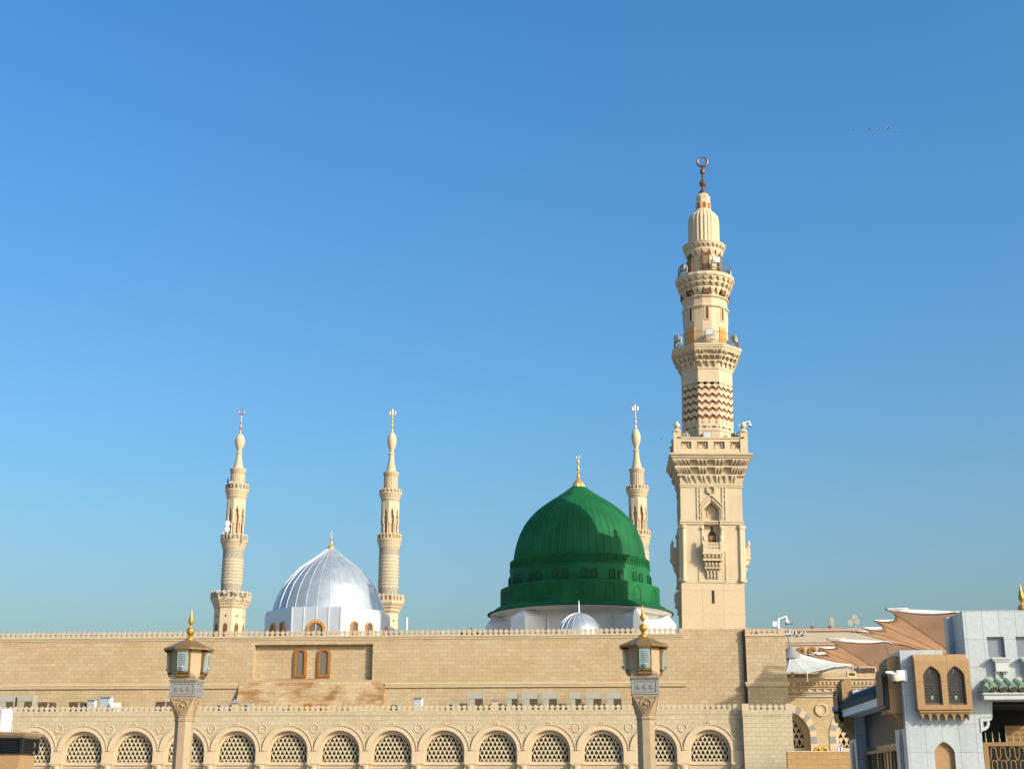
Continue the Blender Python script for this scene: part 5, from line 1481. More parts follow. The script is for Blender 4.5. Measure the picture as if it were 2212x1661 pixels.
# ================================================================== gallery with striped arches (right background)
YG = 130.0
def g4(x, y, Y=YG):
    return P((2880+x/2.95)/1.736, (2320+y/2.95)/1.736, Y)
gal = thing('colonnade_building', 'sand coloured building with grey and cream striped arches and dentil cornice', 'building')
X0, X1 = g4(150, 900).x, g4(1500, 900).x
def gz4(y): return g4(600, y).z
cA = g4(240, 1300).x; RB = 6.02; cB = cA+RB
zsp = gz4(1300)
rO_ = g4(540, 1300).x-cA; rI_ = g4(470, 1300).x-cA
def parch(cx, r, z0, rise=1.12, n=14):
    pts = [(cx-r, z0), (cx+r, z0)]
    for i in range(n+1):
        t = PI*i/n; x = math.cos(t); pts.append((cx+r*x, zsp+r*rise*math.sin(t)*(1+.05*(1-abs(x)))))
    return pts
m = MB(); zt = gz4(860)
for i in range(-1, 4):
    c = cA+i*RB
    m.slab([(c-RB/2, 0), (c+RB/2, 0), (c+RB/2, zt), (c-RB/2, zt)], [parch(c, rI_, .8)], face(YG), 0, 1.5)
m.box(cA-1.5*RB, cA+3.5*RB, YG+1.5, YG+12, 0, zt)
mk('wall', m, M['hall'], gal)
zz = [gz4(v) for v in (860, 850, 812, 806, 770, 745, 735, 700, 672, 655, 650)]
m = MB(); xa, xb = cA-1.5*RB, cA+3.5*RB
def st(y0, y1, d): m.box(xa, xb, YG-d, YG+2, gz4(y0)+.002, gz4(y1))
st(862, 850, .12); st(850, 812, .02); st(812, 803, .15); st(803, 772, .05); st(772, 765, .22); st(765, 748, .12); st(748, 740, .34); st(740, 728, .18); st(728, 698, .22); st(698, 675, .34); st(675, 668, .42); st(668, 652, .55)
mk('cornice', m, M['trim'], gal)
m = MB(); n = int((xb-xa)/.36)
for i in range(n):
    x = xa+(i+.5)*.36; m.box(x-.09, x+.09, YG-.36, YG-.21, gz4(726), gz4(702))
    if i % 2 == 0: m.ball((x, YG-.06, gz4(788)), .15, 8, 6)
mk('dentils', m, M['trim'], gal)
m = MB(); st(846, 815, .035); mk('grey_band', m, M['voussgrey'], gal)
va = MB(); vb = MB()
def vous(mb, c, a0, a1):
    o = []; i_ = []
    for k in range(4):
        a = R(a0+(a1-a0)*k/3); f = 1.12*(1+.05*(1-abs(math.cos(a))))
        o.append((c+rO_*math.cos(a), zsp+rO_*f*math.sin(a))); i_.append((c+(rI_-.01)*math.cos(a), zsp+(rI_-.01)*f*math.sin(a)))
    mb.slab(o+i_[::-1], [], face(YG), -.06, .03)
for i in range(-1, 4):
    c = cA+i*RB
    for j in range(15): vous(va if j % 2 else vb, c, 180*j/15, 180*(j+1)/15)
    for j in range(4):
        for s in (-1, 1):
            x0, x1 = sorted((c+s*(rI_-.01), c+s*rO_)); z1 = zsp-j*.62-.002; (vb if j % 2 else va).box(x0, x1, YG-.06, YG+.03, z1-.61, z1)
mk('cream_arch_stones', vb, M['trim'], gal); mk('grey_arch_stones', va, M['voussgrey'], gal)
ga = None
for i in range(-1, 4):
    c = cA+i*RB
    if ga is None:
        m = MB(); fr_ = parch(0, rI_, .8); fi = parch(0, rI_*.76, gz4(1420), 1.1)
        m.slab(fr_, [fi], face(YG), 1.0, 1.25); ga = mk('arch_window', m, M['trim'], gal); o = ga
        m = MB(); cwg = .50; chg = .95; zb_ = gz4(1420)
        def ing(x, z): return abs(x) < rI_*.76 and z > zb_ and (z < zsp or (x/(rI_*.76))**2+((z-zsp)/(rI_*.76*1.1))**2 < 1)
        for k in range(-14, 15):
            for sg in (-1, 1):
                pts = [(k*cwg+sg*t*.05, zb_+t*.05*chg/cwg) for t in range(200)]; pts = [p for p in pts if ing(*p)]
                if len(pts) > 2:
                    (ax_, az_), (bx_, bz_) = pts[0], pts[-1]; L_ = math.hypot(bx_-ax_, bz_-az_); nx, nz_ = -(bz_-az_)/L_*.05, (bx_-ax_)/L_*.05
                    m.slab([(ax_-nx, az_-nz_), (bx_-nx, bz_-nz_), (bx_+nx, bz_+nz_), (ax_+nx, az_+nz_)], [], face(YG), 1.08+(.006 if sg > 0 else 0), 1.15)
        for row in range(0, 11):
            for k in range(-6, 7):
                x = (k+(.5 if row % 2 else 0))*cwg; zb2_ = zb_-chg/2+(row+1)*chg/2
                pl = [(x, zb2_), (x+cwg*.3, zb2_+chg*.3), (x, zb2_+chg*.5), (x-cwg*.3, zb2_+chg*.3)]
                if all(ing(*q_) for q_ in pl): m.slab(pl, [], face(YG), 1.10, 1.14)
        gl = mk('window_lattice', m, M['lattice'], ga)
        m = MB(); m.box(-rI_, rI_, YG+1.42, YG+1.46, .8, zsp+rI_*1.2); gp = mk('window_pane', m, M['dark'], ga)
        m = MB(); ring_y(m, 0, YG-.06, gz4(1005), .50, .10, 28, 8); ring_y(m, 0, YG-.02, gz4(1005), .33, .06, 24, 6); m.slab(arc(0, gz4(1005), .30, 0, 345, 22), [], face(YG), -.04, .02); gm = mk('medallion', m, M['trim'], gal, smooth=True); om = gm
    else:
        o = ga.copy(); C.objects.link(o); o.parent = gal
        for q in (gl, gp): e = q.copy(); C.objects.link(e); e.parent = o
        om = gm.copy(); C.objects.link(om); om.parent = gal
    o.location.x = c; om.location.x = c+RB/2-.02
m = MB(); m.box(xa, xb, YG+1.2, YG+1.6, gz4(652)-.2, gz4(592)); mk('roof_parapet', m, M['hall'], gal)
settle(gal, (cA+RB, YG+3, 0))

# roof-top stair block of louvres right of the tent
t = thing('roof_plant_room', 'small roof structure with vertical louvres behind the tent and below the umbrella', 'roof structure')
a = P(1857, 1461, 133); b = P(1892, 1444, 133); m = MB(); m.box(a.x, a.x+1.6, 133, 136, a.z-1, b.z+.2)
m.box(a.x+1.9, a.x+5.5, 133.2, 137, a.z-1, b.z-.1); mk('wall', m, M['trim'], t)
m = MB()
for i in range(7): m.box(a.x+.15+i*.2, a.x+.24+i*.2, 132.9, 132.99, a.z-.5, b.z+.1)
mk('louvres', m, M['bronze'], t)
settle(t, (a.x+2, 135, a.z-1))
t = thing('floodlight_box', 'square cream-framed floodlight box on the colonnade roof at the tip of the tent', 'floodlight')
a = g4(878, 647, 129.5); b = g4(978, 578, 129.5); m = MB(); fw = .16
m.slab([(a.x, a.z), (b.x, a.z), (b.x, b.z), (a.x, b.z)], [[(a.x+fw, a.z+fw), (b.x-fw, a.z+fw), (b.x-fw, b.z-fw), (a.x+fw, b.z-fw)]], face(129.5), 0, .5); mk('frame', m, M['trim'], t)
m = MB(); m.box(a.x+fw, b.x-fw, 129.8, 129.85, a.z+fw, b.z-fw); mk('panel', m, M['tan'], t); settle(t, ((a.x+b.x)/2, 129.7, a.z))

# ---- orange boundary wall with yellow bollards and a round blue and white sign
ow = thing('sandstone_wall', 'low orange sandstone wall between the corner pier and the marble building', 'wall')
YO = 92.0
m = MB(); a = P(1700, 1622, YO); b = P(1850, 1622, YO); m.box(a.x, b.x+2, YO, YO+.5, 0, a.z-.06); mk('wall', m, M['tanwall'], ow)
m = MB(); m.box(a.x, b.x+2, YO-.04, YO+.54, a.z-.059, a.z+.02); mk('coping', m, M['trim'], ow); settle(ow, ((a.x+b.x)/2, YO+.25, 0))
b0 = None
for px, lab in ((1765.5, 'left of two round-topped yellow bollards behind the orange wall'), (1780, 'right of two round-topped yellow bollards behind the orange wall')):
    p = P(px, 1612, YO+1.5)
    if b0 is None:
        b0 = thing('bollard', lab, 'bollard', 'yellow bollards behind the orange wall'); r = .27
        m = MB(); n = 22; zc_ = p.z-r; rings = []
        for i in range(n):
            a = 2*PI*i/n; rings.append([((r-.09+.09*math.cos(2*PI*j/8))*math.cos(a), .12*math.sin(2*PI*j/8), zc_+(r-.09+.09*math.cos(2*PI*j/8))*math.sin(a)) for j in range(8)])
        m.loft(rings+[rings[0]], cap=False); mk('ring', m, M['yellow'], b0, smooth=True)
        m = MB(); m.lathe([(.16, 0), (.14, zc_-r+.02)], 14); mk('post', m, M['yellow'], b0); o = b0
        m = MB(); m.box(-.16, .16, -.04, .04, zc_-.16, zc_+.06); mk('plate', m, M['bronze'], b0)
    else: o = dup(b0, (0,0,0), 0, lab)
    o.location = (p.x, YO+1.5, 0)
t = thing('round_sign', 'round white sign with a blue figure half hidden behind the orange wall', 'sign')
p = P(1815, 1609.5, YO+1.2); r = 7.5*mpp(1815, 1615, YO+1.2)
m = MB(); 
def disc(mb, r, y0, y1, zc_, n=28): mb.slab([(r*math.cos(2*PI*i/n), zc_+r*math.sin(2*PI*i/n)) for i in range(n)], [], face(0), y0, y1)
disc(m, r, -.02, .03, p.z-r); mk('panel', m, M['white'], t)
m = MB(); zc_ = p.z-r; m.slab([(r*.93*math.cos(2*PI*i/28), zc_+r*.93*math.sin(2*PI*i/28)) for i in range(28)], [[(r*.82*math.cos(2*PI*i/28), zc_+r*.82*math.sin(2*PI*i/28)) for i in range(28)]], face(0), -.03, -.021)
m.lathe([(.035, 0), (.035, .02)], 10, c=(0, -.03, zc_+.16)); m.box(-.04, .04, -.03, -.021, zc_-.12, zc_+.12)
blue = plain('sign blue', (.02, .05, .35), .5); mk('blue_figure', m, blue, t)
m = MB(); m.tube([(0,.05,0), (0,.05,zc_)], .04, 8); mk('post', m, M['equip'], t); t.location = (p.x, YO+1.2, 0)

# ---- white tent on the colonnade roof
YT = 126.0
t = thing('white_tent', 'white peaked tensile tent with grey cone cap beside the buttress', 'tent')
def tp(x, y, dy=0): return g4(x, y, YT+dy)
pk = tp(257, 372)
rim = [tp(60, 585, -1.5), tp(205, 588, -3), tp(430, 596, -3.5), tp(590, 566, -3), tp(740, 530, -2.5), tp(930, 512, 0), tp(800, 500, 4), tp(520, 505, 6), tp(257, 520, 7), tp(0, 520, 5), tp(-150, 540, 1)]
m = MB(); rings = []
rimd = []
for i in range(len(rim)):
    a, b = rim[i], rim[(i+1) % len(rim)]
    for j in range(6): rimd.append(a.lerp(b, j/6))
for s in range(0, 13):
    f = s/12; ring = []
    for p in rimd:
        q = pk.lerp(p, .03+.97*f); q.z = pk.z+(p.z-pk.z)*(1-(1-f)**1.55); ring.append(q)
    rings.append(ring)
m.loft(rings, cap=False)
to = mk('membrane', m, M['tent'], t, smooth=True); md = to.modifiers.new('s', 'SOLIDIFY'); md.thickness = .05
m = MB()
for k in (6, 12, 18, 24, 30, 36):
    m.tube([tuple(r_[k]+Vector((0, 0, .04))) for r_ in rings], .045, 6)
mk('seams', m, M['white'], t)
m = MB(); m.lathe([(1.0, pk.z-.55), (.72, pk.z-.1), (.3, pk.z+.35), (.15, pk.z+.5)], 16, c=(pk.x, pk.y, 0)); m.tube([(pk.x, pk.y, pk.z), (pk.x-.2, pk.y, pk.z+1.35)], .07, 8); mk('cone_cap', m, M['lampgrey'], t, smooth=True)
m = MB()
for q in (tp(430, 596, -3.5), tp(930, 512, 0)): m.tube([(q.x, q.y, q.z-.75), tuple(q)], .07, 8)
m.tube([tuple(tp(430, 600, -3.5)), tuple(tp(930, 515, 0))], .06, 6); m.tube([(pk.x, pk.y, gz4(652)-1), tuple(pk)], .15, 8)
m.tube([tuple(tp(545, 608, -1)), tuple(tp(700, 545, 1)), tuple(tp(930, 530, 1))], .09, 6)
mk('poles', m, M['equip'], t); settle(t, (pk.x, pk.y, gz4(652)-1))

# ================================================================== distant building with Arabic lettering
M['farletter'] = plain('raised lettering stone', (.74,.66,.52), .7)
YF = 230.0
fb_ = thing('inscribed_building', 'distant pale building with raised Arabic lettering and arched brown windows', 'building')
def ff(x, y): return g4(x, y, YF)
xa, xb = ff(-300, 300).x, P(2300, 1400, YF).x; zt = ff(500, 112).z
m = MB(); m.box(xa, xb, YF, YF+30, 0, zt); mk('wall', m, M['farwall'], fb_)
m = MB()
m.box(xa, xb, YF-.25, YF+1, ff(500, 136).z, zt+.05); m.box(xa, xb, YF-.2, YF-.001, ff(500, 290).z, ff(500, 264).z)
mk('rose_bands', m, M['farband'], fb_)
m = MB(); m.box(xa, xb, YF-.32, YF-.201, ff(500, 262).z, ff(500, 236).z); mk('string_course', m, M['farwall'], fb_)
wo = None
for i in range(-3, 14):
    x = ff(367+124*i, 360).x
    if wo is None:
        zb, zt2 = ff(367, 402).z, ff(367, 310).z; hw_ = .5*(ff(410, 360).x-ff(324, 360).x)
        m = MB(); m.slab(arch_loop(0, hw_, zb, zt2-hw_, 12), [arch_loop(0, hw_*.5, zb+.35, zt2-hw_-.1, 10)], face(YF), -.25, .1); wo = mk('arched_window', m, M['wood'], fb_)
        m = MB(); m.slab(arch_loop(0, hw_*.54, zb+.3, zt2-hw_-.1, 10), [], face(YF), -.1, .1); wq = mk('window_pane', m, M['wingrey'], wo); o = wo
    else: o = wo.copy(); C.objects.link(o); o.parent = fb_; e = wq.copy(); C.objects.link(e); e.parent = o
    o.location.x = x
for x0, x1 in ((660, 705), (785, 825), (900, 940)):
    a, b = ff(x0, 508), ff(x1, 476); m = MB(); m.box(a.x, b.x, YF-.15, YF+.05, a.z, b.z); mk('small_window', m, M['white'], fb_)
m = MB()
def stroke(pts, w_=.15):
    q = [ff(*p) for p in pts]
    for p0, p1 in zip(q, q[1:]):
        m.tube([(p0.x, YF-.22, p0.z), (p1.x, YF-.22, p1.z)], w_, 6)
stroke([(408, 150), (398, 146), (412, 158), (410, 170), (385, 172)])            # dal
stroke([(372, 138), (372, 172)])                                                 # alef
stroke([(354, 150), (356, 168), (345, 180), (325, 182)])                         # reh
stroke([(305, 134), (303, 172)])                                                 # alef
stroke([(272, 132), (270, 172), (190, 172), (168, 170)])                         # lam and joined base line
stroke([(250, 172), (248, 152), (238, 144), (228, 150), (232, 162), (246, 162)]) # loop letter
for x in (232, 246): p = ff(x, 130); m.ball((p.x, YF-.2, p.z), .18, 8, 6)
for x in (200, 212): p = ff(x, 160); m.ball((p.x, YF-.2, p.z), .18, 8, 6)
mk('arabic_lettering', m, M['farletter'], fb_)
settle(fb_, ((xa+xb)/2, YF+15, 0))
def roofant(name, lab, x, y, h, kind):
    p = ff(x, 112); t = thing(name, lab, 'antenna')
    m = MB(); m.tube([(0,0,-.5), (0,0,h)], .10, 6)
    if kind == 'dish': pass
    mk('mast', m, M['equip'], t)
    if kind == 'dish':
        m = MB(); n = 16
        for dx, dz in ((0, h), (-.75, h-.9), (.3, h-.75)):
            rings = [[(dx+f*math.cos(2*PI*i/n), -y_, dz+f*math.sin(2*PI*i/n)) for i in range(n)] for f, y_ in ((.05, 0), (.3, .06), (.46, .16))]
            m.loft(rings, cap=True)
        mk('dishes', m, M['equip'], t)
    elif kind == 'panel':
        m = MB(); m.box(-.3, .3, -.15, .15, h-1.5, h); mk('panel', m, M['equip'], t)
    else:
        m = MB(); m.box(-.25, .25, -.2, .2, -.3, .6); mk('base_box', m, M['bronze'], t)
    t.location = (p.x, YF+1, zt)
roofant('roof_antenna', 'cluster of white satellite dishes on the distant roof left of the umbrellas', 978, 0, 2.0, 'dish')
roofant('roof_antenna', 'slanted white panel antenna on the distant roof', 725, 0, 2.0, 'panel')
roofant('roof_antenna', 'short dark mast on the distant roof left of the white panel antenna', 692, 0, 1.6, 'mast')
roofant('roof_antenna', 'tiny dark mast on the distant roof above the arched windows', 500, 0, 1.0, 'mast')

# ================================================================== plaza umbrellas
PA = P(1915.5, 1318.5, 150); UZ = PA.z; US = 21.5
um = thing('plaza_umbrella', 'x', 'umbrella', 'giant tan plaza umbrellas')
hs_ = US/2
def rimpt(side, t, off=0.):
    """point of the scalloped rim; side 0..3, t 0..1 along it"""
    k = t*3; f = k-math.floor(k) if t < 1 else 1.0
    d = ((1.55 if side in (1, 3) else .9)+off)*math.sin(PI*f)**.75 if 0 < f < 1 else 0
    a = -hs_+US*t
    p = {0: (a, -hs_+d), 1: (hs_-d, a), 2: (-a, hs_-d), 3: (-hs_+d, -a)}[side]
    return p, 1
rim = []; tips = []
for s in range(4):
    for j in range(48):
        (x, y), _ = rimpt(s, j/48); rim.append((x, y))
m = MB(); rings = []; NS = 16; zc_ = UZ-4.8
def umbz(x, y):
    d = max(abs(x), abs(y))/hs_; e = math.hypot(x, y)/(hs_*1.2)
    d = .55*d+.45*e
    return zc_+(UZ-zc_)*min(1.03, d**.92)
for s in range(NS+1):
    f = .04+.96*s/NS
    rings.append([(x*f, y*f, umbz(x*f, y*f)) for x, y in rim])
m.loft(rings, cap=False); o = mk('canopy', m, M['umb'], um, smooth=True); md = o.modifiers.new('s', 'SOLIDIFY'); md.thickness = .04; md.offset = 1
m = MB()
def fin(p, dx, dy, ln, hgt, th, rise=0.):
    n = 12; rings = []
    for i in range(n+1):
        t = i/n; x, y = p[0]+dx*ln*t, p[1]+dy*ln*t; z1 = p[2]+.10+rise*t; z0 = z1-.05-hgt*math.sin(PI*t)**.7
        rings.append([(x-dy*th, y-dx*th, z0), (x+dy*th, y+dx*th, z0), (x+dy*th, y+dx*th, z1), (x-dy*th, y-dx*th, z1)])
    m.loft(rings)
for s in (1, 3):
    for q in range(4):
        m = MB(); (x, y), _ = rimpt(s, q/3 if q < 3 else 1.0); sg = -1 if x > 0 else 1
        fin((x, y, umbz(x, y)), sg, 0, 2.3, .24, .06, .02); mk('edge_fin', m, M['white'], um)
for s in (0, 2):
    for q in range(3):
        m = MB(); (x, y), _ = rimpt(s, q/3); (x2, y2), _ = rimpt(s, (q+1)/3 if q < 2 else 1.0)
        z = umbz(x, y); fin((x, y, z), 1 if x2 > x else -1, 0, abs(x2-x), .30, .06, umbz(x2, y2)-z); mk('edge_beam', m, M['white'], um)
m = MB()
for s in range(4):
    pts = []
    for j in range(49):
        (x, y), _ = rimpt(s, j/48 if j < 48 else 1.0); pts.append((x, y, umbz(x, y)))
    m.tube(pts, .05, 6)
    for t in (0, 1/3, 2/3):
        (x, y), _ = rimpt(s, t); m.ball((x, y, umbz(x, y)), .15 if t == 0 else .09, 8, 6)
mk('rim_cable', m, M['bronze'], um)
m = MB(); m.lathe([(.9, 0), (.9, 2.2), (.6, 2.4), (.5, zc_-2), (.8, zc_-1), (.8, zc_+.4)], 16); mk('column', m, M['trim'], um)
m = MB()
for s in range(4):
    for t in (0, 1/3, 2/3):
        (x, y), _ = rimpt(s, t); L_ = [(x*f, y*f, umbz(x*f, y*f)-.12) for f in (.04, .3, .6, .97)]
        m.tube(L_, .035 if t else .05, 6)
mk('arms', m, M['tan'], um)
um['label'] = 'nearer large tan umbrella with scalloped rim above the tan window box'
UX = PA.x+hs_
um.location = (UX, 150+hs_, 0)
yy = 150*(1); k_ = (UZ-EYE)/(ZZ(1788, 1382.6, 1.0)-EYE); dup(um, (XX(1788, 1382.6, k_)+hs_, k_+hs_, 0), 0, 'farther tan umbrella whose scalloped edge reaches left over the white tent')
o = dup(um, (32.9, 82.9, 0), 0, 'unseen tan umbrella added outside the right edge to shade the buttress'); o.scale = (.40, .40, 1)  # unseen caster, shrunk and flattened below to shape the buttress shadow
for ch in o.children:
    if not ch.name.startswith('column'): ch.scale.z = .45; ch.location.z = UZ*.55
    else: ch.scale.z = 1.15
# ================================================================== white marble building on the right
YN = 50.0
def q5(x, y, Y=YN): return P((2900+x/2.266)/1.736, (2150+y/2.266)/1.736, Y)
nb = thing('marble_building', 'white marble clad entrance building with tan lantern boxes, green tiled awnings and bronze gate', 'building')
XL = 10.62; XL = q5(1125, 1300).x
XT = q5(1602, 318).x          # left edge of the tall block
zT = q5(1700, 315).z; zPt = q5(1250, 650).z
XR = q5(2600, 600).x
XO = q5(1775, 1400).x; zO = q5(1900, 1085).z      # gate opening
m = MB()
# tall block with the opening and the two windows cut out
zw0, zw1 = q5(1890, 712).z, q5(1890, 537).z
wins = []
for a, b in ((1820, 1966), (2066, 2212), (2312, 2458)):
    wins.append((q5(a, 620).x, q5(b, 620).x))
zPier = q5(1500, 688).z
op_t = q5(1900, 1083).z
m.slab([(XL, 0), (XO, 0), (XO, q5(1760, 1222).z), (q5(1862, 1222).x, q5(1760, 1222).z), (q5(1862, 1100).x, op_t), (XR, op_t), (XR, zT), (XT, zT), (XT, zPier), (q5(1440, 670).x, zPier), (q5(1440, 670).x, zPt), (XL, zPt)],
       [[(a, zw0), (b, zw0), (b, zw1), (a, zw1)] for a, b in wins]+[arch_loop(q5(1462, 1600).x, (q5(1550, 1600).x-q5(1376, 1600).x)/2, .3, q5(1460, 1520).z, 14, 1.05)], face(YN), 0, .35)
YS = q5(1490, 380).y
sx = XT
m.box(XT+.001, XR, YN+.351, YN+2.1, op_t+.01, zT-.002)
m.box(XL+.001, q5(1440, 670).x, YN+.351, YN+2.0, zO, zPt-.001)
m.box(XL+.001, XO-.02, YN+.351, YN+1.9, 0, zO-.001)
Y2, Y3 = 60.0, 61.7
m.box(XL, XL+3.0, Y2, Y3, 0, q5(700, 985, Y2).z)
zWall = q5(940, 860, 51.9).z
m.box(XL+.01, XL+.5, YN+2.0, Y2-.001, q5(940, 1100, 51.9).z, q5(930, 890, 52).z)
m.box(XL+3.2, XR, YN+6, YN+6.4, 0, zPt)
mk('wall', m, M['marble'], nb)
m = MB(); m.box(XL-.001-.28, XL-.04, 0, 0, 0, 0) if 0 else None
m.box(XT-.16, XT-.002, YN+1.6, YN+2.1, zPier, q5(1490, 372, 51.7).z); mk('edge_trim', m, M['marbletrim'], nb)
# inside of the gate opening and of the left porch
m = MB()
m.box(XL+.42, XL+.6, YN+1.95, Y2, q5(1050, 1420, 51.5).z, q5(940, 1100, 51.9).z-.001)
mk('porch_lining', m, M['tealtile'], nb)
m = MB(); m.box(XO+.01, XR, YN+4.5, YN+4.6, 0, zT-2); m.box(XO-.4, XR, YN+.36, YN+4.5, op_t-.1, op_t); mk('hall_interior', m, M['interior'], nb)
m = MB(); a = q5(1985, 1455, YN+4.3); b = q5(2200, 1290, YN+4.3); m.box(a.x, b.x, YN+4.4, YN+4.48, a.z, b.z)
for i in range(4): m.box(a.x, b.x, YN+4.36, YN+4.4, a.z+(b.z-a.z)*i/4+.03, a.z+(b.z-a.z)*i/4+.06)
mk('interior_panel', m, M['gatebronze'], nb)
# small windows and their sill boxes
for (a, b) in wins:
    m = MB(); m.slab([(a, zw0), (b, zw0), (b, zw1), (a, zw1)], [[(a+.05, zw0+.05), (b-.05, zw0+.05), (b-.05, zw1-.05), (a+.05, zw1-.05)]], face(YN), .10, .2); wf = mk('window_frame', m, M['lampgrey'], nb)
    m = MB(); m.box(a, b, YN+.15, YN+.18, zw0, zw1); mk('window_pane', m, M['blueglass'], wf)
    m = MB(); z1 = zw0-.03; z0 = q5(1900, 835).z; h = z1-z0; c = (a+b)/2+.06; w_ = (b-a)/2
    m.box(c-w_-.02, c+w_+.05, YN-.30, YN, z1-.06, z1); m.box(c-w_+.03, c+w_, YN-.26, YN, z1-.13, z1-.061); m.box(c-w_+.10, c+w_-.05, YN-.22, YN, z0, z1-.131)
    for s in (-.36, .30):
        x = c+w_*s*1.4; m.loft([[(x-.05, YN-.05, z0-.36), (x+.05, YN-.05, z0-.36), (x+.05, YN, z0-.36), (x-.05, YN, z0-.36)], [(x-.05, YN-.08, z0-.12), (x+.05, YN-.08, z0-.12), (x+.05, YN, z0-.12), (x-.05, YN, z0-.12)],
                [(x-.09, YN-.18, z0), (x+.09, YN-.18, z0), (x+.09, YN, z0), (x-.09, YN, z0)]])
    mk('sill_box', m, M['marbletrim'], nb)
# lantern window boxes in tan stone
zb0, zb1_ = q5(1400, 1160).z, q5(1400, 692).z; HB = zb1_-zb0
def lantern_box(W, D, T, label=None):
    """W width, D projection; T(a, d, z) local: a along the wall, d out of the wall"""
    m = MB()
    zt_ = zb1_; cut = .22
    h = []
    for c in (-W*.20, W*.235):
        hw_ = W*.165; h.append(arch_loop(c, hw_, zb0+.085*HB, zb0+.60*HB, 12, 1.12))
    m.slab([(-W/2, zb0+.06), (W/2, zb0+.06), (W/2, zt_-cut), (-W/2, zt_-cut)], h, lambda a, b, d: T(a, D-d, b), 0, .22)
    m.loft([[T(-W/2, D-.0, zt_-cut), T(W/2, D, zt_-cut), T(W/2, 0, zt_-cut), T(-W/2, 0, zt_-cut)], [T(-W/2, D-.16, zt_), T(W/2-.1, D-.16, zt_), T(W/2-.1, 0, zt_), T(-W/2, 0, zt_)]])
    for a0, a1 in ((-W/2, -W/2+.12), (W/2-.12, W/2)):
        m.box(a0, a1, 0, D-.22, zb0+.06, zt_-cut, lambda x, y, z: T(x, y, z))
    m.box(-W/2, W/2, 0, D-.001, zb0, zb0+.059, lambda x, y, z: T(x, y, z))
    o = mk('lantern_box', m, M['tan'], nb)
    m = MB(); n = 6; zc0 = zb0-.36
    xs0, xs1 = -W/2+.16, W/2-.10; pc = (xs1-xs0)/n; pts = [(-W/2+.04, zb0-.002), (-W/2+.06, zb0-.09)]
    for i in range(n):
        c_ = xs0+pc*(i+.5); rr = pc*.36
        pts += [(c_-rr-.001, zc0)]+[(c_+rr*math.cos(PI-PI*j/8), zb0-.25+rr*1.1*math.sin(PI*j/8)) for j in range(9)]+[(c_+rr+.001, zc0)]
    pts += [(W/2-.06, zb0-.09), (W/2-.02, zb0-.002)]
    m.slab(pts[::-1], [], lambda a, b, d: T(a, D*(.80+.55*(b-zb0))-d*(1 if b > zc0+.01 else .4), b), 0, .28)
    m.box(-W/2+.06, W/2-.06, 0, D-.06, zb0-.09, zb0-.001, lambda x, y, z: T(x, y, z))
    mk('corbels', m, M['tan'], o)
    m = MB(); 
    for hh in h: m.slab(hh, [], lambda a, b, d: T(a, D-.15-d, b), 0, .03)
    mk('leaded_glass', m, M['hglass'], o)
    m = MB()
    for hh in h:
        c = sum(p[0] for p in hh[:2])/2; hw_ = (hh[1][0]-hh[0][0])/2
        inner = arch_loop(c, hw_*.86, zb0+.085*HB+.06, zb0+.60*HB, 12, 1.12)
        m.slab(hh, [inner], lambda a, b, d: T(a, D-.08-d, b), 0, .05)
        for j in range(8): m.box(c-hw_*.8, c+hw_*.8, D-.145, D-.12, zb0+.45+j*.1, zb0+.458+j*.1, lambda x, y, z: T(x, y, z))
    mk('window_frame', m, M['bronze'], o)
    m = MB()
    for hh in h:
        c = sum(p[0] for p in hh[:2])/2; hw_ = (hh[1][0]-hh[0][0])/2
        for (zz_, rr, s_) in ((zb0+.68*HB, .035, 1), (zb0+.2*HB, .07, 1)):
            m.lathe([(.02, -.05), (rr*.7, -.02), (rr, .06), (rr*.9, .08)], 12, c=tuple(T(c-hw_*.1, D-.17, zz_)))
    mk('glass_highlight', m, M['lampglass'], o)  # small pale cups kept as highlights in the dark glass
    return o
ba, bb = q5(1180, 900).x, q5(1655, 900).x
W = bb-ba; cxa = (ba+bb)/2
lantern_box(W*.97, .42, lambda a, d, z: (cxa+a, YN-d, z))
W2 = 1.9
# the box on the left face of the near pier and the one at its far end
XB = XL
def side_box(yc, wd):
    m = MB(); D = .42
    T = lambda a, d, z: (XB-d, yc+a, z)
    m.box(-wd/2, wd/2, 0, D, zb0+.06, zb1_-.18, lambda x, y, z: T(x, y, z))
    m.loft([[T(-wd/2, D, zb1_-.18), T(-wd/2, 0, zb1_-.18), T(wd/2, 0, zb1_-.18), T(wd/2, D, zb1_-.18)][::-1], [T(-wd/2, D-.18, zb1_), T(-wd/2, 0, zb1_), T(wd/2, 0, zb1_), T(wd/2, D-.18, zb1_)][::-1]])
    m.box(-wd/2-.02, wd/2, 0, D+.05, zb0-.08, zb0+.059, lambda x, y, z: T(x, y, z))
    o = mk('side_lantern_box', m, M['tan'], nb)
    m = MB(); m.box(-wd/2+.02, wd/2-.1, D+.001, D+.16, zb0+.10, zb1_-.45, lambda x, y, z: T(x, y, z))
    m.box(-wd/2+.08, wd/2-.16, D+.16, D+.2, zb0+.2, zb1_-.6, lambda x, y, z: T(x, y, z)); mk('black_grille', m, M['black'], o)
    m = MB(); n = 6
    for i in range(n):
        a = -wd/2+wd*(i+.5)/n; r_ = []
        for t, dd in ((0, .04), (.3, .07), (.6, .17), (.85, .32), (1, .38)):
            z = zb0-.6+(.52)*t; r_.append([T(a-.06, dd, z), T(a+.06, dd, z), T(a+.06, 0, z), T(a-.06, 0, z)])
        m.loft(r_)
    mk('corbels', m, M['tan'], o)
side_box(51.05, 1.45)
side_box(60.85, 1.4)
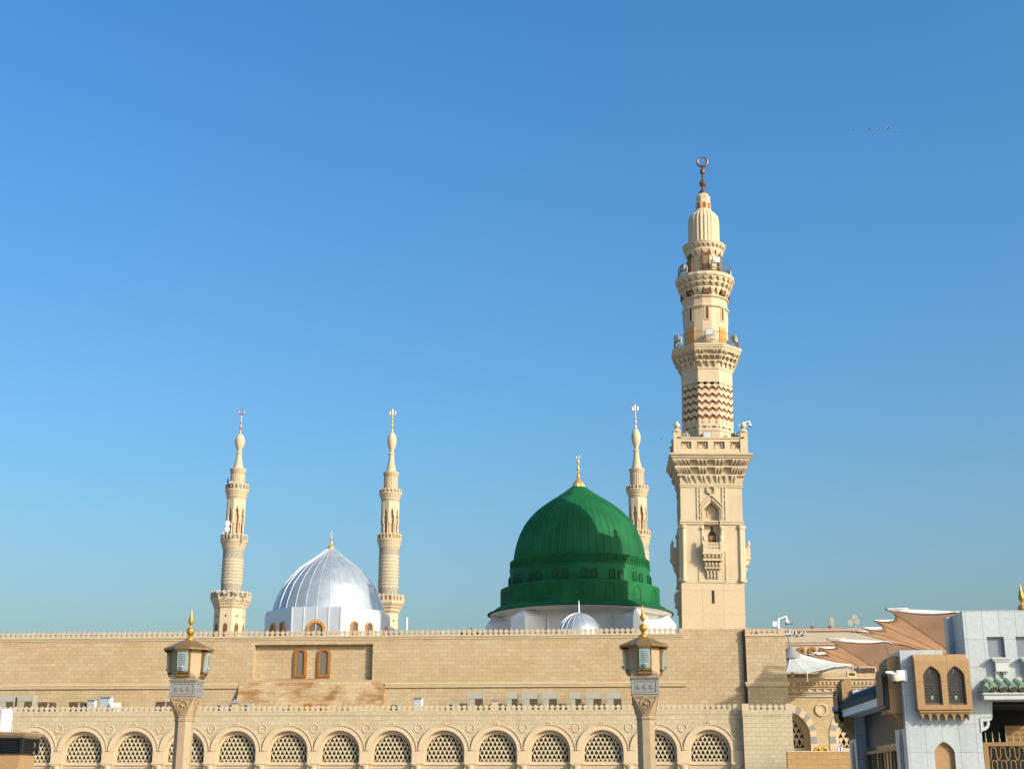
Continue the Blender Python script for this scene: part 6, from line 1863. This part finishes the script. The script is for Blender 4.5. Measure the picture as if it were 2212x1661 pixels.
# tan arched niche on the front, slit niches on the side
m = MB(); c = q5(1462, 1600).x; hw_ = (q5(1550, 1600).x-q5(1376, 1600).x)/2
m.slab(arch_loop(c, hw_+.05, .25, q5(1460, 1520).z, 14, 1.05), [], face(YN), .13, .20); mk('niche_panel', m, M['tan'], nb)
for yc, z1 in ((50.95, q5(1090, 1470).z), (60.8, q5(660, 1560, 60.8).z)):
    m = MB(); m.slab(arch_loop(yc, .28, .3, z1, 10, 2.2), [], lambda a, b, d: (XL+d, a, b), -.02, .02); mk('slit_niche', m, M['lampgrey'], nb)
# left porch: tiled canopy, doors
Xo = XL-.46; Ya, Yb = 52.1, 60.2
zf1 = q5(912, 1068, Ya).z; zf0 = q5(912, 1120, Ya).z
m = MB(); m.box(Xo, XL+.3, Ya, Yb, zf0, zf1); m.box(Xo-.04, XL, Ya-.02, Yb+.04, zf1+.001, zf1+.05); mk('canopy_fascia', m, M['whitepaint'], nb)
m = MB(); n = 26
zr1 = zf1+.62
for i in range(n):
    y = Ya+.1+(Yb-Ya-.2)*(i+.5)/n; r = (Yb-Ya)/n*.42
    m.tube([(Xo-.10, y, zf1+.13), (XL+.1, y, zr1)], r, 8)
m.loft([[(Xo-.05, Ya, zf1+.051), (XL, Ya, zf1+.051), (XL, Ya, zr1), (XL-.02, Ya, zr1)], [(Xo-.05, Yb, zf1+.051), (XL, Yb, zf1+.051), (XL, Yb, zr1), (XL-.02, Yb, zr1)]])
mk('canopy_tiles', m, M['tileshade'], nb)
m = MB(); zlin = q5(1050, 1490, 51.5).z
for i in range(4):
    y = Y2-.3-(Y2-52.2)*i/3.0; m.box(XL+.30, XL+.40, y-.07, y+.07, 0, zlin)
for i in range(3):
    y = Y2-.3-(Y2-52.2)*(i+.5)/3.0; m.box(XL+.33, XL+.38, y-.03, y+.03, 0, zlin-.01)
m.box(XL+.31, XL+.39, 52, Y2, zlin+.001, zlin+.13); mk('door_frames', m, M['gatebronze'], nb)
m = MB(); m.box(XL+.42, XL+.46, 52, Y2, 0, q5(1050, 1420, 51.5).z-.001); mk('glass_doors', m, M['darkglass'], nb)
# tiled awning over the gate
Xg = q5(1752, 1040).x; za0 = q5(1900, 1068, YN-.6).z; za1 = q5(1900, 1013, YN-.6).z; zat = q5(1900, 900).z
m = MB(); m.box(Xg, XR, YN-.6, YN, za0, za1-.05); m.box(Xg-.05, XR, YN-.66, YN, za1-.049, za1)
m.box(q5(1795, 950).x, XR, YN-.14, YN, zat-.12, zat+.01)
mk('awning_fascia', m, M['marbletrim'], nb)
m = MB(); pitch = (q5(2110, 960).x-q5(1865, 960).x)/3.0; x = Xg+.34
while x < XR:
    m.tube([(x, YN-.66, za1+.16), (x-.06, YN-.06, zat-.06)], [pitch*.46, pitch*.40], 12); x += pitch
m.tube([(Xg+.05, YN-.64, za1+.12), (Xg+.40, YN-.05, zat-.1)], pitch*.40, 12)
x0 = Xg+.1
m.loft([[(x0, YN-.62, za1), (XR, YN-.62, za1), (XR, YN-.001, za1), (x0, YN-.001, za1)], [(x0+.3, YN-.10, zat-.12), (XR, YN-.10, zat-.12), (XR, YN-.001, zat-.12), (x0+.3, YN-.001, zat-.12)]])
mk('awning_tiles', m, M['tile'], nb, smooth=True)
m = MB()
x = Xg+.34
while x < XR:
    c = (x, YN-.672, za1+.155); m.slab([(c[0]+pitch*.36*math.cos(2*PI*i/12), c[2]-.01+pitch*.36*math.sin(2*PI*i/12)) for i in range(12)], [], face(YN-.675), 0, .01); x += pitch
mk('tile_ends', m, M['dark'], nb)
# curved bracket under the beam
m = MB(); bx = XO; bz = q5(1800, 1224).z
pts = [(bx-.02, bz-.01), (bx+.40, bz-.01), (bx+.39, bz-.07), (bx+.30, bz-.09), (bx+.30, bz-.22), (bx+.25, bz-.34), (bx+.15, bz-.42), (bx+.04, bz-.45), (bx-.02, bz-.50)]
m.slab(pts[::-1], [[(bx+.08, bz-.33), (bx+.17, bz-.29), (bx+.22, bz-.20), (bx+.22, bz-.12), (bx+.08, bz-.12)]], face(YN), -.03, .33); mk('bracket', m, M['marbletrim'], nb)
# bronze gate
m = MB(); YG2 = YN+.5; zg = q5(1900, 1432, YG2).z; xg0 = q5(1788, 1500, YG2).x
m.box(xg0, XR, YG2, YG2+.08, zg-.13, zg); m.box(xg0, xg0+.17, YG2+.001, YG2+.079, 0, zg-.131)
go = mk('gate_frame', m, M['gatebronze'], nb)
m = MB(); x = xg0+.12
while x < XR:
    m.lathe([(.022, zg), (.03, zg+.10), (.014, zg+.14), (.012, zg+.26), (.004, zg+.36)], 6, c=(x, YG2+.04, 0)); x += .235
mk('gate_spikes', m, M['equip'], go)
m = MB(); px_ = .32; pz_ = .45
x = xg0+.34
k = 0
while x < XR:
    for j in range(6):
        z = zg-.17-j*pz_
        for s in (-1, 1):
            pts = [(x+s*px_*.16, YG2+.04, z), (x+s*px_*.27, YG2+.04, z-.08), (x+s*px_*.27, YG2+.04, z-.30), (x+s*px_*.5, YG2+.04, z-.46), (x+s*px_*.27, YG2+.04, z-pz_+.0)]
            m.tube(pts, .022, 5)
        m.tube([(x-px_*.16, YG2+.04, z), (x+px_*.16, YG2+.04, z)], .022, 5)
    x += px_; k += 1
mk('gate_lattice', m, M['gatebronze'], go)
settle(nb, (q5(1600, 1600).x, YN+2, 0))
# camera on the near pier, and a hanging one on the far box
t = thing('wall_camera', 'cream dome camera bracketed from the marble pier beside the tan lantern box', 'camera')
p = q5(1035, 890, 49.6); k = mpp(1935, 1465, 49.6); w0 = q5(1120, 860, 49.6)
m = MB(); m.box(w0.x-.25, w0.x+.02, 49.75, 49.99, w0.z-.17, w0.z+.17); m.box(w0.x, w0.x+.12, 49.86, 50.0, w0.z-.2, w0.z+.2); mk('wall_box', m, M['white'], t)
m = MB(); m.tube([(w0.x-.2, 49.85, w0.z), (w0.x-.42, 49.8, w0.z+.10), (w0.x-.62, 49.72, w0.z+.10), (p.x+.04, 49.66, w0.z+.02), (p.x, 49.6, p.z+.12)], .05, 10); mk('arm', m, M['white'], t, smooth=True)
m = MB(); m.lathe([(.13, -.10), (.145, -.04), (.145, .05), (.11, .12), (.05, .15)], 20, c=tuple(p)); mk('camera_housing', m, M['trim'], t, smooth=True)
m = MB(); m.ball((p.x, p.y, p.z-.10), .10, 16, 8); mk('camera_dome', m, M['darkglass'], t, smooth=True); settle(t, (w0.x, 50, w0.z))
t = thing('hanging_camera', 'dark grey dome camera hanging from a hooked arm left of the far lantern box', 'camera')
p = q5(528, 1150, 60.0)
m = MB(); m.tube([(XB-.55, 60.5, p.z+.62), (XB-.75, 60.2, p.z+.66), (p.x+.1, 60, p.z+.62), (p.x, 60, p.z+.42), (p.x, 60, p.z+.25)], .04, 8); mk('arm', m, M['darkbox'], t, smooth=True)
m = MB(); m.lathe([(.13, -.10), (.145, 0), (.12, .08), (.04, .16)], 18, c=tuple(p)); mk('camera_housing', m, M['lampgrey'], t, smooth=True)
m = MB(); m.ball((p.x, p.y, p.z-.1), .115, 14, 8); mk('camera_dome', m, M['darkglass'], t, smooth=True); settle(t, tuple(p))

# ================================================================== kiosk with black louvres and white pipe at the left edge
YK = 58.0
def k1(x, y, Y=YK): return P(x/2.304/1.736, (2250+y/2.304)/1.736, Y)
ks = thing('ventilation_kiosk', 'tan stone ventilation kiosk with black louvres at the lower left corner', 'kiosk')
xr = k1(316, 1250).x; xc = k1(183, 1250).x; wf = xr-xc
z0, z1, z2 = k1(180, 1325).z, k1(180, 1185).z, k1(180, 1135).z
xl = xc-4.6; xr = xc
def kpoly(g): # octagonal plan, front edge on YK
    return [(xl-g, YK-g), (xc+g, YK-g), (xc+g, YK+1.67+g), (xl-g, YK+1.67+g)]
m = MB(); m.loft([[(x, y, 0) for x, y in kpoly(-.05)], [(x, y, z0) for x, y in kpoly(-.05)]]); mk('base', m, M['tan'], ks)
m = MB(); m.loft([[(x, y, z) for x, y in kpoly(g)] for g, z in ((.02, z1), (.14, z1+.10), (.22, z2-.04), (.22, z2))]); mk('roof_slab', m, M['lampstone2'], ks)
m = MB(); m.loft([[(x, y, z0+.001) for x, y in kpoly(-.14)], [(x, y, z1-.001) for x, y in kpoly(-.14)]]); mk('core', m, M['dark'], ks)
m = MB(); n = 8
for i in range(n):
    za = z0+.06+(z1-z0-.12)*i/n; m.loft([[(x, y, za+.03) for x, y in kpoly(-.04)], [(x, y, za+.06) for x, y in kpoly(-.04)], [(x, y, za+.12) for x, y in kpoly(-.16)]])
pl_ = kpoly(0)
for x, y in pl_[1:3]: m.box(x-.06, x+.06, y-.02, y+.10, z0+.002, z1-.002)
m.loft([[(x, y, z0+.002) for x, y in kpoly(.03)], [(x, y, z0+.05) for x, y in kpoly(.03)]]); m.loft([[(x, y, z1-.06) for x, y in kpoly(.01)], [(x, y, z1-.003) for x, y in kpoly(.01)]])
mk('louvres', m, M['black'], ks); settle(ks, ((xl+xc)/2, YK+1, 0))
t = thing('white_duct', 'white cylindrical duct standing on the roof of the ventilation kiosk', 'duct')
p = P(11, 1560, YK+.9); r = 14*mpp(11, 1560, YK+.9); zt_ = ZZ(11, 1534, YK+.9)
m = MB(); m.lathe([(r, z2), (r, zt_), (r*.96, zt_+.03)], 32); mk('pipe', m, M['white'], t, smooth=True)
m = MB(); m.lathe([(r*1.06, z2-.02), (r*1.06, z2+.05)], 32); mk('collar', m, M['equip'], t); t.location = (p.x, YK+.9, 0)
